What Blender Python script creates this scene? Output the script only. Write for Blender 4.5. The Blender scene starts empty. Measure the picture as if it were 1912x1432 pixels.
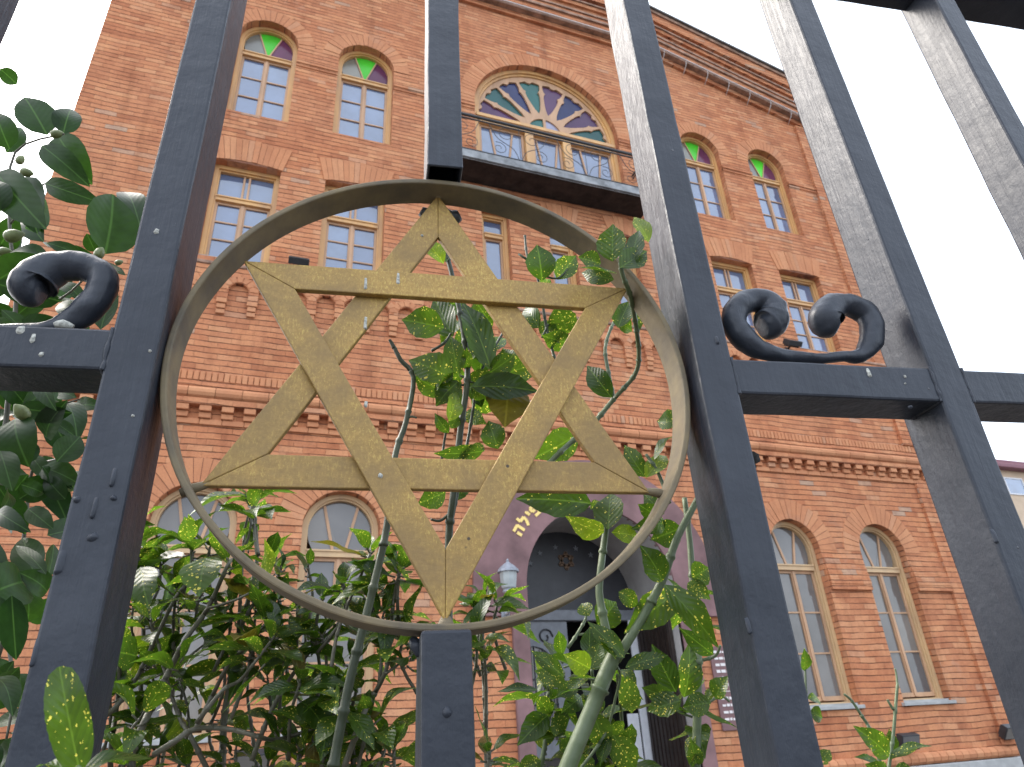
import bpy, bmesh, math, random
from math import sin, cos, pi, radians, sqrt, atan2
from mathutils import Vector, Matrix, geometry, noise
random.seed(7)
S = bpy.context.scene
COL = S.collection

# ------------------------------------------------------------------ camera
FPX = 1290.3                       # focal length for a picture 1912 px wide
EYE = Vector((0, 0, 1.5))
# phone held at head height, tilted up 27 degrees; columns: right, up, back
RC = Matrix.Rotation(radians(-21.1015), 3, 'Z') @ Matrix.Rotation(pi/2 + radians(27.4184), 3, 'X') @ Matrix.Rotation(radians(-3.4614), 3, 'Z')
cam = bpy.data.objects.new('camera', bpy.data.cameras.new('camera'))
COL.objects.link(cam)
cam.matrix_world = Matrix.Translation(EYE) @ RC.to_4x4()
cam.data.sensor_width = 36
cam.data.lens = FPX * 36 / 1912
cam.data.clip_start = .01
cam.data.clip_end = 500
cam.data.dof.use_dof = True; cam.data.dof.focus_distance = .72; cam.data.dof.aperture_fstop = 17; cam.data.dof.aperture_blades = 7
S.camera = cam

# ------------------------------------------------------------------ sky, sun, exposure
SUN_EL, SUN_AZ = radians(48), radians(-52)      # azimuth from +Y towards +X
w = bpy.data.worlds.new('World'); S.world = w; w.use_nodes = True
nt = w.node_tree
sky = nt.nodes.new('ShaderNodeTexSky'); sky.sky_type = 'NISHITA'; sky.sun_disc = False
sky.sun_elevation = SUN_EL; sky.sun_rotation = SUN_AZ
sky.air_density = 1.0; sky.dust_density = 6.0; sky.ozone_density = 1.6
bg = nt.nodes['Background']; bg.inputs[1].default_value = .15
hz = nt.nodes.new('ShaderNodeHueSaturation'); hz.inputs['Saturation'].default_value = .62     # thin white haze
hmix = nt.nodes.new('ShaderNodeMixRGB'); hmix.inputs[0].default_value = .45; hmix.inputs[2].default_value = (4.2, 4.6, 5.1, 1)
nt.links.new(sky.outputs[0], hz.inputs['Color']); nt.links.new(hz.outputs[0], hmix.inputs[1]); nt.links.new(hmix.outputs[0], bg.inputs[0])
sd = bpy.data.lights.new('sun', 'SUN'); sd.energy = .5; sd.angle = radians(25); sd.color = (1, .95, .86)
sun = bpy.data.objects.new('sun', sd); COL.objects.link(sun)
sdir = Vector((sin(SUN_AZ)*cos(SUN_EL), cos(SUN_AZ)*cos(SUN_EL), sin(SUN_EL)))
sun.rotation_euler = sdir.to_track_quat('Z', 'Y').to_euler()
S.view_settings.view_transform = 'Standard'; S.view_settings.look = 'None'
S.view_settings.gamma = 1; S.view_settings.exposure = 2.15

# ------------------------------------------------------------------ helpers
YAW = radians(-9.0164)             # the fence stands 9 degrees off the facade
HF = .57185                        # eye to the front plane of the fence
RG = Matrix.Rotation(YAW, 3, 'Z')
FROOT = RG @ Vector((0, HF, 0))

def ray(px, py):
    return RC @ Vector(((px-956)/FPX, (716-py)/FPX, -1))
def fpt(px, py, d):                # point at depth d behind the fence front, in fence axes
    v = RG.transposed() @ ray(px, py); t = (HF+d)/v.y
    return Vector((v.x*t, d, v.z*t + 1.5))
def psz(px, py, d):                # size of one photo pixel at that point
    return (RC.transposed() @ (RG @ (fpt(px, py, d)-Vector((0, -HF, 1.5))))).z/-FPX
def wpt(px, py, d):                # the same, in world axes
    return RG @ (fpt(px, py, d) + Vector((0, HF, 0)))
def at(px, py, Y):                 # point in the vertical plane at world depth Y
    v = ray(px, py); t = Y/v.y
    return EYE + v*t

def tag(o, label=None, cat=None, group=None, kind=None):
    if label: o['label'] = label
    if cat: o['category'] = cat
    if group: o['group'] = group
    if kind: o['kind'] = kind
    return o
def empty(name, loc, rz=0, **k):
    o = bpy.data.objects.new(name, None); COL.objects.link(o)
    o.location = loc; o.rotation_euler = (0, 0, rz)
    return tag(o, **k)
def rootmat(o):
    m = Matrix.Translation(o.location) @ o.rotation_euler.to_matrix().to_4x4()
    return m
def link(name, me, mats, parent=None, local=False, smooth=False):
    o = bpy.data.objects.new(name, me); COL.objects.link(o)
    for m in (mats if isinstance(mats, (list, tuple)) else [mats]):
        me.materials.append(m)
    if smooth:
        for p in me.polygons: p.use_smooth = True
    if parent:
        o.parent = parent
        if not local:
            q = parent
            while q.parent: q = q.parent
            if parent is q: o.matrix_parent_inverse = rootmat(q).inverted()
            # a sub-part's parent already carries the root's inverse: identity is right there
    return o
class MB:
    """collects verts/faces of one mesh"""
    def __init__(s): s.v = []; s.f = []; s.m = []; s.uv = []; s.mi = 0
    def add(s, vs, fs, uvs=None):
        b = len(s.v); s.v += [tuple(x) for x in vs]
        for i, f in enumerate(fs):
            s.f.append(tuple(b+j for j in f)); s.m.append(s.mi)
            if uvs is not None: s.uv += [uvs[j] for j in f]
            else: s.uv += [(0, 0)]*len(f)
    def box(s, x0, x1, y0, y1, z0, z1, rot=None, c=None):
        vs = [Vector((x, y, z)) for z in (z0, z1) for y in (y0, y1) for x in (x0, x1)]
        if rot is not None: vs = [rot @ (p-c) + c for p in vs]
        s.add(vs, [(0,2,3,1),(4,5,7,6),(0,1,5,4),(2,6,7,3),(0,4,6,2),(1,3,7,5)])
    def prism(s, poly, y0, y1):    # convex polygon in x,z
        n = len(poly)
        vs = [(x, y0, z) for x, z in poly] + [(x, y1, z) for x, z in poly]
        s.add(vs, [tuple(range(n)), tuple(range(2*n-1, n-1, -1))] + [(i, i+n, (i+1) % n + n, (i+1) % n) for i in range(n)])
    def tube(s, pts, rad, n=8, smooth=3, cap=True, knots=0, seed=0):
        P = [Vector(p) for p in pts]
        R = list(rad) if isinstance(rad, (list, tuple)) else [rad]*len(P)
        if smooth > 1 and len(P) > 2:
            Q, T = [], []
            for i in range(len(P)-1):
                a, b, c, d = P[max(i-1, 0)], P[i], P[i+1], P[min(i+2, len(P)-1)]
                for k in range(smooth):
                    t = k/smooth
                    Q.append(.5*((2*b)+(c-a)*t+(2*a-5*b+4*c-d)*t*t+(3*b-a-3*c+d)*t**3))
                    T.append(R[i]*(1-t)+R[i+1]*t)
            P, R = Q+[P[-1]], T+[R[-1]]
        if knots:                  # stem nodes: a thin swollen ring every so often
            Q, T, acc, nxt = [P[0]], [R[0]], 0, knots*random.uniform(.4, 1)
            for i in range(1, len(P)):
                seg = (P[i]-P[i-1]); L = seg.length; pos = 0
                while acc+L-pos > nxt and L > 1e-6:
                    pos = pos+nxt-acc if acc < nxt else pos; tt = min(max((nxt-acc)/L, 0), 1)
                    for dd, kk in ((-.0032, 1.0), (-.0012, 1.28), (.0012, 1.28), (.0034, 1.02)):
                        Q.append(P[i-1]+seg*min(max(tt+dd/L, 0), 1)); T.append((R[i-1]*(1-tt)+R[i]*tt)*kk)
                    nxt += knots*random.uniform(.7, 1.3)
                    if nxt > acc+L: break
                acc += L
                Q.append(P[i]); T.append(R[i])
            P, R = Q, T
        up = Vector((0, 0, 1)); b0 = len(s.v); prev = None; vs = []
        for i, p in enumerate(P):
            t = (P[min(i+1, len(P)-1)]-P[max(i-1, 0)])
            t = t.normalized() if t.length > 1e-9 else up
            if prev is None:
                a = t.cross(Vector((.3, .9, .2))); a.normalize()
            else:
                a = prev - t*prev.dot(t)
                a = a.normalized() if a.length > 1e-6 else t.orthogonal().normalized()
            prev = a; b = t.cross(a)
            for k in range(n):
                an = 2*pi*k/n; vs.append(p+(a*cos(an)+b*sin(an))*R[i])
        fs = [(i*n+k, i*n+(k+1) % n, (i+1)*n+(k+1) % n, (i+1)*n+k) for i in range(len(P)-1) for k in range(n)]
        if cap: fs += [tuple(range(n-1, -1, -1)), tuple((len(P)-1)*n+k for k in range(n))]
        s.add(vs, fs)
    def build(s, name, mats, parent=None, local=False, smooth=False, bevel=0, segs=1, fix=True):
        me = bpy.data.meshes.new(name); me.from_pydata(s.v, [], s.f)
        uvl = me.uv_layers.new(name='UVMap')
        flat = [c for uv in s.uv for c in uv]
        uvl.data.foreach_set('uv', flat)
        me.polygons.foreach_set('material_index', s.m)
        if fix or bevel:
            bm = bmesh.new(); bm.from_mesh(me)
            if fix: bmesh.ops.recalc_face_normals(bm, faces=bm.faces)
            if bevel:
                ed = [e for e in bm.edges if len(e.link_faces) == 2 and e.calc_face_angle(0) > .5]
                bmesh.ops.bevel(bm, geom=ed, offset=bevel, segments=segs, profile=.5, affect='EDGES', clamp_overlap=True)
            bm.to_mesh(me); bm.free()
        return link(name, me, mats, parent, local, smooth)

def flat(outer, holes, y0, y1):
    """MB of a plate: outer polygon with holes in x,z, thickness y0..y1"""
    polys = [[Vector((x, z, 0)) for x, z in outer]] + [[Vector((x, z, 0)) for x, z in h] for h in holes]
    tris = geometry.tessellate_polygon(polys)
    pts = [p for q in polys for p in q]; n = len(pts)
    m = MB()
    vs = [(p.x, y0, p.y) for p in pts]+[(p.x, y1, p.y) for p in pts]
    fs = []
    for t in tris:
        a, b, c = t
        cr = (pts[b]-pts[a]).cross(pts[c]-pts[a]).z
        if abs(cr) < 1e-10: continue
        if cr < 0: b, c = c, b
        fs.append((a, b, c)); fs.append((c+n, b+n, a+n))
    k = 0
    for i, q in enumerate(polys):
        L = len(q)
        area = sum(q[j].x*q[(j+1) % L].y-q[(j+1) % L].x*q[j].y for j in range(L))
        for j in range(L):
            a, b = k+j, k+(j+1) % L
            ccw = area > 0
            if (i == 0) != ccw: a, b = b, a
            fs.append((b, a, a+n, b+n))
        k += L
    m.add(vs, fs)
    return m
def arch(cx, zb, zs, r, n=24, inset=0):
    """rectangle with a semicircular head, counter-clockwise"""
    r2 = r-inset
    return [(cx-r2, zb+inset), (cx+r2, zb+inset)] + [(cx+r2*cos(pi*k/n), zs+r2*sin(pi*k/n)) for k in range(n+1)]
def rect(x0, x1, z0, z1): return [(x0, z0), (x1, z0), (x1, z1), (x0, z1)]

# ------------------------------------------------------------------ materials
def newmat(name):
    m = bpy.data.materials.new(name); m.use_nodes = True
    t = m.node_tree; return m, t, t.nodes['Principled BSDF']
def N(t, typ, **kw):
    n = t.nodes.new('ShaderNode'+typ)
    for k, v in kw.items():
        if k in n.inputs: n.inputs[k].default_value = v
        else: setattr(n, k, v)
    return n
def L(t, a, b): t.links.new(a, b)
def math_(t, op, a, b=None, c=None):
    n = N(t, 'Math', operation=op)
    for i, x in enumerate((a, b, c)):
        if x is None: continue
        if isinstance(x, (int, float)): n.inputs[i].default_value = x
        else: L(t, x, n.inputs[i])
    return n.outputs[0]
def ramp(t, fac, stops):
    r = N(t, 'ValToRGB'); e = r.color_ramp.elements
    while len(e) > 1: e.remove(e[-1])
    e[0].position, e[0].color = stops[0][0], (*stops[0][1], 1)
    for p, c in stops[1:]:
        x = e.new(p); x.color = (*c, 1)
    L(t, fac, r.inputs[0]); return r.outputs[0]
def mix(t, fac, a, b, typ='MIX'):
    n = N(t, 'MixRGB', blend_type=typ)
    for i, x in enumerate((fac, a, b)):
        if isinstance(x, (int, float)): n.inputs[i].default_value = x
        elif isinstance(x, tuple): n.inputs[i].default_value = (*x, 1)
        else: L(t, x, n.inputs[i])
    return n.outputs[0]
def noise_(t, vec, scale, detail=4, rough=.55, dist=0):
    n = N(t, 'TexNoise', Scale=scale, Detail=detail, Roughness=rough, Distortion=dist)
    if vec is not None: L(t, vec, n.inputs['Vector'])
    return n.outputs['Fac']
def objvec(t, sc=(1, 1, 1)):
    tc = N(t, 'TexCoord'); mp = N(t, 'Mapping'); mp.inputs['Scale'].default_value = sc
    L(t, tc.outputs['Object'], mp.inputs[0]); return mp.outputs[0]
def bump(t, h, dist, strength, bsdf, prev=None):
    b = N(t, 'Bump', Distance=dist, Strength=strength); L(t, h, b.inputs['Height'])
    if prev is not None: L(t, prev, b.inputs['Normal'])
    if bsdf is not None: L(t, b.outputs[0], bsdf.inputs['Normal'])
    return b.outputs[0]

def m_brick(name, BW=.262, BH=.0785, island=False):
    m, t, B = newmat(name)
    tc = N(t, 'TexCoord'); sx = N(t, 'SeparateXYZ'); L(t, tc.outputs['Object'], sx.inputs[0])
    geo = N(t, 'NewGeometry'); sn = N(t, 'SeparateXYZ'); L(t, geo.outputs['True Normal'], sn.inputs[0])
    side = math_(t, 'GREATER_THAN', math_(t, 'ABSOLUTE', sn.outputs[0]), .7)
    wob = N(t, 'TexNoise', Scale=1.3, Detail=3); L(t, tc.outputs['Object'], wob.inputs['Vector'])
    wob2 = N(t, 'TexNoise', Scale=14, Detail=2); L(t, tc.outputs['Object'], wob2.inputs['Vector'])
    ux = math_(t, 'ADD', math_(t, 'MULTIPLY', sx.outputs[0], math_(t, 'SUBTRACT', 1, side)), math_(t, 'MULTIPLY', sx.outputs[1], side))
    zz = math_(t, 'ADD', sx.outputs[2], math_(t, 'MULTIPLY', math_(t, 'SUBTRACT', wob.outputs['Fac'], .5), .06))
    zz = math_(t, 'ADD', zz, math_(t, 'MULTIPLY', math_(t, 'SUBTRACT', wob2.outputs['Fac'], .5), .008))
    row = math_(t, 'FLOOR', math_(t, 'DIVIDE', zz, BH))
    wr = N(t, 'TexWhiteNoise', noise_dimensions='1D'); L(t, row, wr.inputs['W'])
    xs = math_(t, 'ADD', math_(t, 'DIVIDE', ux, BW), math_(t, 'ADD', math_(t, 'MULTIPLY', math_(t, 'MODULO', row, 2), .5), math_(t, 'MULTIPLY', wr.outputs[0], .35)))
    xs = math_(t, 'ADD', xs, math_(t, 'MULTIPLY', math_(t, 'SUBTRACT', wob2.outputs['Fac'], .5), .06))
    colm = math_(t, 'FLOOR', xs)
    cmb = N(t, 'CombineXYZ'); L(t, colm, cmb.inputs[0]); L(t, row, cmb.inputs[1])
    wn = N(t, 'TexWhiteNoise', noise_dimensions='2D'); L(t, cmb.outputs[0], wn.inputs['Vector'])
    fz = math_(t, 'FRACT', math_(t, 'DIVIDE', zz, BH)); fx = math_(t, 'FRACT', xs)
    dz = math_(t, 'MULTIPLY', math_(t, 'MINIMUM', fz, math_(t, 'SUBTRACT', 1, fz)), BH)
    dx = math_(t, 'MULTIPLY', math_(t, 'MINIMUM', fx, math_(t, 'SUBTRACT', 1, fx)), BW)
    d = math_(t, 'MINIMUM', dz, math_(t, 'MULTIPLY_ADD', dx, 2.6, .0022))
    jn = N(t, 'TexNoise', Scale=9, Detail=4); L(t, tc.outputs['Object'], jn.inputs['Vector'])
    thick = math_(t, 'MULTIPLY_ADD', jn.outputs['Fac'], .0120, .0003)
    face = math_(t, 'SMOOTH_MIN', math_(t, 'DIVIDE', d, thick), 1.0, .15)
    face = math_(t, 'MAXIMUM', face, 0)
    fade = noise_(t, tc.outputs['Object'], 3.1, 4, .6)
    face = math_(t, 'MAXIMUM', face, math_(t, 'MULTIPLY_ADD', fade, 2.6, -1.05))
    face = math_(t, 'MINIMUM', face, 1)
    rnd = wn.outputs[0]
    if island:
        rnd = geo.outputs['Random Per Island']; face = 1.0
    base = ramp(t, rnd, [(0, (.40, .146, .070)), (.3, (.48, .182, .087)), (.62, (.52, .208, .099)), (.93, (.57, .258, .130)), (.98, (.49, .25, .15)), (1, (.42, .28, .20))])
    v = tc.outputs['Object']
    big = noise_(t, v, .9, 5, .6)
    base = mix(t, ramp(t, big, [(.38, (0, 0, 0)), (.68, (.36,)*3)]), base, (.55, .28, .155))
    grain = noise_(t, v, 38, 5, .7)
    base = mix(t, .55, base, ramp(t, grain, [(.25, (.55,)*3), (.5, (1.0,)*3), (.8, (1.25,)*3)]), 'MULTIPLY')
    patch = noise_(t, v, 5.5, 5, .65)
    base = mix(t, .8, base, ramp(t, patch, [(.3, (.80, .74, .72)), (.5, (1, 1, 1)), (.7, (1.12, 1.16, 1.1))]), 'MULTIPLY')
    soot = noise_(t, v, 2.6, 6, .7)
    base = mix(t, ramp(t, soot, [(.60, (0, 0, 0)), (.78, (.5,)*3)]), base, (.22, .13, .10))
    streak = noise_(t, objvec(t, (3.2, 3.2, .28)), 1.0, 5, .6)
    base = mix(t, .85, base, ramp(t, streak, [(.30, (.74, .70, .68)), (.46, (1, 1, 1)), (.7, (1.03, 1.04, 1.03))]), 'MULTIPLY')
    wh = noise_(t, v, 1.7, 7, .72)
    base = mix(t, ramp(t, wh, [(.62, (0, 0, 0)), (.74, (.30,)*3)]), base, (.56, .38, .27))
    if island: base = mix(t, .42, base, (.53, .25, .13))
    if not island:
        mort = ramp(t, noise_(t, v, 5, 3), [(.35, (.10, .042, .030)), (.62, (.19, .085, .06)), (.78, (.30, .19, .14))])
        col = mix(t, face, mort, base)
    else: col = base
    L(t, col, B.inputs['Base Color']); B.inputs['Roughness'].default_value = .92
    B.inputs['Specular IOR Level'].default_value = .25
    n1 = bump(t, grain, .006, .7, None)
    if island: B.inputs['Roughness'].default_value = .95
    if not island:
        h = math_(t, 'ADD', face, math_(t, 'MULTIPLY', wn.outputs[0], .35))
        bump(t, h, .018, 1, B, n1)
    else: L(t, n1, B.inputs['Normal'])
    return m
BRICK = m_brick('brickwork')
VOUS = m_brick('brick_single', island=True)

def m_simple(name, col, rough=.6, metal=0, var=.15, scale=12, bmp=.0, spec=.5, stretch=(1, 1, 1), col2=None):
    m, t, B = newmat(name)
    v = objvec(t, stretch)
    n = noise_(t, v, scale, 6, .6)
    c2 = col2 or tuple(c*(1-var*2) for c in col)
    L(t, ramp(t, n, [(.3, c2), (.68, tuple(min(c*(1+var), 1) for c in col))]), B.inputs['Base Color'])
    B.inputs['Roughness'].default_value = rough; B.inputs['Metallic'].default_value = metal
    B.inputs['Specular IOR Level'].default_value = spec
    if bmp: bump(t, n, bmp, .6, B)
    return m
MORTAR = m_simple('mortar', (.26, .115, .07), .95, scale=20)
STONE = m_simple('grey_stone', (.36, .36, .35), .85, var=.12, scale=6, bmp=.004)
COPING = m_simple('weathered_coping', (.33, .2, .14), .9, var=.3, scale=7, bmp=.006)
LEAD = m_simple('roof_metal', (.12, .11, .10), .6, var=.25, scale=5)
WOODP = m_simple('ochre_painted_wood', (.58, .33, .12), .5, var=.16, scale=5, bmp=.001, stretch=(1, 1, .3), col2=(.47, .27, .13))
WOODG = m_simple('pale_ochre_wood', (.55, .37, .19), .5, var=.14, scale=5, bmp=.001, stretch=(1, 1, .3), col2=(.46, .31, .18))
WOODF = m_simple('faded_painted_wood', (.50, .30, .175), .6, var=.12, scale=5, stretch=(1, 1, .3))
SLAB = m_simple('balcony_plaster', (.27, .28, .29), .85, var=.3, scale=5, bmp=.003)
UNDERSIDE = m_simple('dark_balcony_underside', (.028, .02, .018), .9, var=.4, scale=6, bmp=.01)  # thin bottom layer, far darker than the slab plaster
IRON = m_simple('dark_iron', (.03, .032, .036), .5, scale=30)
MAUVE = m_simple('mauve_plaster', (.225, .125, .125), .85, var=.2, scale=2.2, bmp=.003)
GREYP = m_simple('grey_plaster', (.36, .34, .325), .8, var=.1, scale=3)
TYMP = m_simple('dark_tympanum', (.03, .03, .036), .45, var=.2, scale=4)
DOORG = m_simple('grey_door_paint', (.17, .18, .20), .5, var=.1)
DOORD = m_simple('dark_door_wood', (.028, .017, .013), .5, var=.4, scale=10, stretch=(6, 6, .5))
WHITEP = m_simple('white_paint', (.62, .63, .66), .5, var=.06)
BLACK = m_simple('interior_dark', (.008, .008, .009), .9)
GILT = m_simple('gilt_relief', (.15, .085, .045), .6)
LETTER = m_simple('gold_lettering', (.85, .62, .2), .5, var=.05)
LAMPM = m_simple('pale_lantern_metal', (.28, .30, .34), .45, var=.15)
LAMPG = m_simple('frosted_lamp_glass', (.34, .37, .37), .25, var=.06)
CURT = m_simple('pale_curtain', (.42, .42, .43), .9, var=.15, scale=3, stretch=(4, 4, .4))
PLAQ = m_simple('brown_plaque', (.17, .085, .085), .5, var=.05)
PLAQT = m_simple('plaque_lettering', (.7, .66, .64), .6, var=.03)
FLOODM = m_simple('floodlight_body', (.022, .024, .028), .5)
PIPE = m_simple('pale_conduit', (.55, .5, .48), .5, var=.08)
BEIGE = m_simple('beige_render', (.55, .42, .3), .9, var=.06, scale=2)
ROOFR = m_simple('purple_roof_trim', (.2, .075, .095), .6)
SOIL = m_simple('soil', (.09, .065, .045), .95, var=.4, scale=9, bmp=.02)
PAVE = m_simple('pavement_slabs', (.085, .082, .08), .85, var=.15, scale=3, bmp=.003)

def m_glass(name, col, rough=.04, wave=.0, ior=1.62, clouds=None):
    m, t, B = newmat(name)
    v = objvec(t)
    n = noise_(t, v, 1.6, 4)
    oi = N(t, 'ObjectInfo')
    c_ = ramp(t, n, [(.32, tuple(c*.68 for c in col)), (.66, col)])
    L(t, mix(t, 1, c_, ramp(t, oi.outputs['Random'], [(0, (.72, .74, .80)), (1, (1.1, 1.08, 1.04))]), 'MULTIPLY'), B.inputs['Base Color'])
    B.inputs['Roughness'].default_value = rough; B.inputs['IOR'].default_value = ior
    bump(t, noise_(t, v, 3.2, 2), .006, .4, B)
    return m
GLASS = m_glass('window_glass', (.15, .21, .34), ior=2.1)  # part of the blue sky reflection is put into this base colour
GLASSL = m_glass('lower_window_glass', (.20, .185, .17), ior=1.6)
GGREEN = m_glass('green_stained_glass', (.10, .72, .045), .25, ior=1.35)
GTAN = m_glass('clear_tan_glass', (.25, .24, .19), .2)
GPURP = m_glass('plum_stained_glass', (.15, .045, .10), .15, ior=1.35)
GTEAL = m_glass('teal_stained_glass', (.03, .13, .12), .15, ior=1.35)
GBLUE = m_glass('blue_stained_glass', (.035, .045, .14), .15, ior=1.35)
GVIO = m_glass('violet_stained_glass', (.11, .05, .12), .15, ior=1.35)
GLILAC = m_glass('lilac_stained_glass', (.3, .3, .42), .15)

def m_fence():
    m, t, B = newmat('blue_grey_fence_paint')
    tc = N(t, 'TexCoord'); ob = tc.outputs['Object']
    vs = objvec(t, (85, 85, 3.0))
    strokes = noise_(t, vs, 2.2, 5, .65, .4)
    lump = noise_(t, ob, 28, 4, .55)
    fine = noise_(t, ob, 120, 4, .6)
    n2 = noise_(t, ob, 9, 5, .65)
    col = ramp(t, n2, [(.3, (.022, .026, .035)), (.52, (.028, .0325, .043)), (.72, (.036, .041, .052))])
    chips = noise_(t, objvec(t, (1.3, 1.3, .7)), 46, 6, .72)
    ch = ramp(t, chips, [(.688, (0, 0, 0)), (.70, (1, 1, 1))])
    zone = ramp(t, noise_(t, ob, 6, 3), [(.50, (0, 0, 0)), (.62, (1, 1, 1))])
    chm = mix(t, 1, ch, zone, 'MULTIPLY')
    col = mix(t, chm, col, (.012, .012, .014))
    dust = noise_(t, vs, .9, 4)
    col = mix(t, ramp(t, dust, [(.55, (0, 0, 0)), (.8, (.10,)*3)]), col, (.10, .13, .15))
    vo = N(t, 'TexVoronoi', Scale=55); L(t, ob, vo.inputs['Vector'])
    specks = ramp(t, vo.outputs['Distance'], [(.0, (1, 1, 1)), (.06, (1, 1, 1)), (.09, (0, 0, 0))])
    sel = ramp(t, noise_(t, ob, 21, 2), [(.60, (0, 0, 0)), (.63, (1, 1, 1))])
    spk = mix(t, 1, specks, sel, 'MULTIPLY')
    col = mix(t, mix(t, .3, (0, 0, 0), spk), col, (.2, .2, .2))
    L(t, col, B.inputs['Base Color'])
    L(t, ramp(t, strokes, [(.3, (.32,)*3), (.7, (.44,)*3)]), B.inputs['Roughness'])
    B.inputs['Specular IOR Level'].default_value = .26
    b = bump(t, strokes, .0010, .5, None)
    b = bump(t, lump, .0030, .6, None, b)
    b = bump(t, mix(t, .5, fine, chm, 'SUBTRACT'), .0007, .5, None, b)
    bump(t, spk, .0012, .7, B, b)
    return m
PAINT = m_fence()
def m_gold():
    m, t, B = newmat('worn_gold_paint')
    tc = N(t, 'TexCoord'); ob = tc.outputs['Object']
    br = noise_(t, objvec(t, (22, 22, 90)), 3, 6, .7)
    br2 = noise_(t, ob, 190, 6, .75)
    pat = noise_(t, ob, 11, 5, .62)
    base = ramp(t, br2, [(.3, (.225, .134, .030)), (.5, (.295, .180, .042)), (.72, (.40, .25, .062))])
    dull = mix(t, .75, base, (.185, .12, .05))
    col = mix(t, ramp(t, pat, [(.36, (0, 0, 0)), (.62, (1, 1, 1))]), dull, base)
    brite = noise_(t, objvec(t, (1, 1, .45)), 420, 5, .8)
    zz = ramp(t, noise_(t, ob, 11, 6, .7), [(.40, (.12,)*3), (.66, (1, 1, 1))])
    bm_ = mix(t, 1, ramp(t, brite, [(.53, (0, 0, 0)), (.60, (1, 1, 1))]), zz, 'MULTIPLY')
    col = mix(t, mix(t, .75, (0, 0, 0), bm_), col, (.52, .38, .10))
    spots = N(t, 'TexVoronoi', Scale=38); L(t, ob, spots.inputs['Vector'])
    sp = ramp(t, spots.outputs['Distance'], [(.0, (1,)*3), (.05, (1,)*3), (.075, (0,)*3)])
    sp = mix(t, 1, sp, ramp(t, noise_(t, ob, 30, 2), [(.57, (0,)*3), (.60, (1,)*3)]), 'MULTIPLY')
    col = mix(t, sp, col, (.05, .035, .02))
    L(t, col, B.inputs['Base Color']); B.inputs['Metallic'].default_value = .25
    L(t, ramp(t, pat, [(.3, (.6,)*3), (.7, (.42,)*3)]), B.inputs['Roughness'])
    b = bump(t, br, .0006, .5, None); b = bump(t, br2, .0005, .4, None, b)
    bump(t, noise_(t, ob, 24, 4), .0018, .5, B, b)
    return m
GOLD = m_gold()
RINGM = m_simple('tarnished_ring_paint', (.14, .108, .058), .7, metal=.1, var=.28, scale=26, bmp=.0016, col2=(.085, .07, .05))
DROP = m_simple('bird_dropping', (.38, .38, .34), .7, var=.35, scale=300, bmp=.0008)

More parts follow.
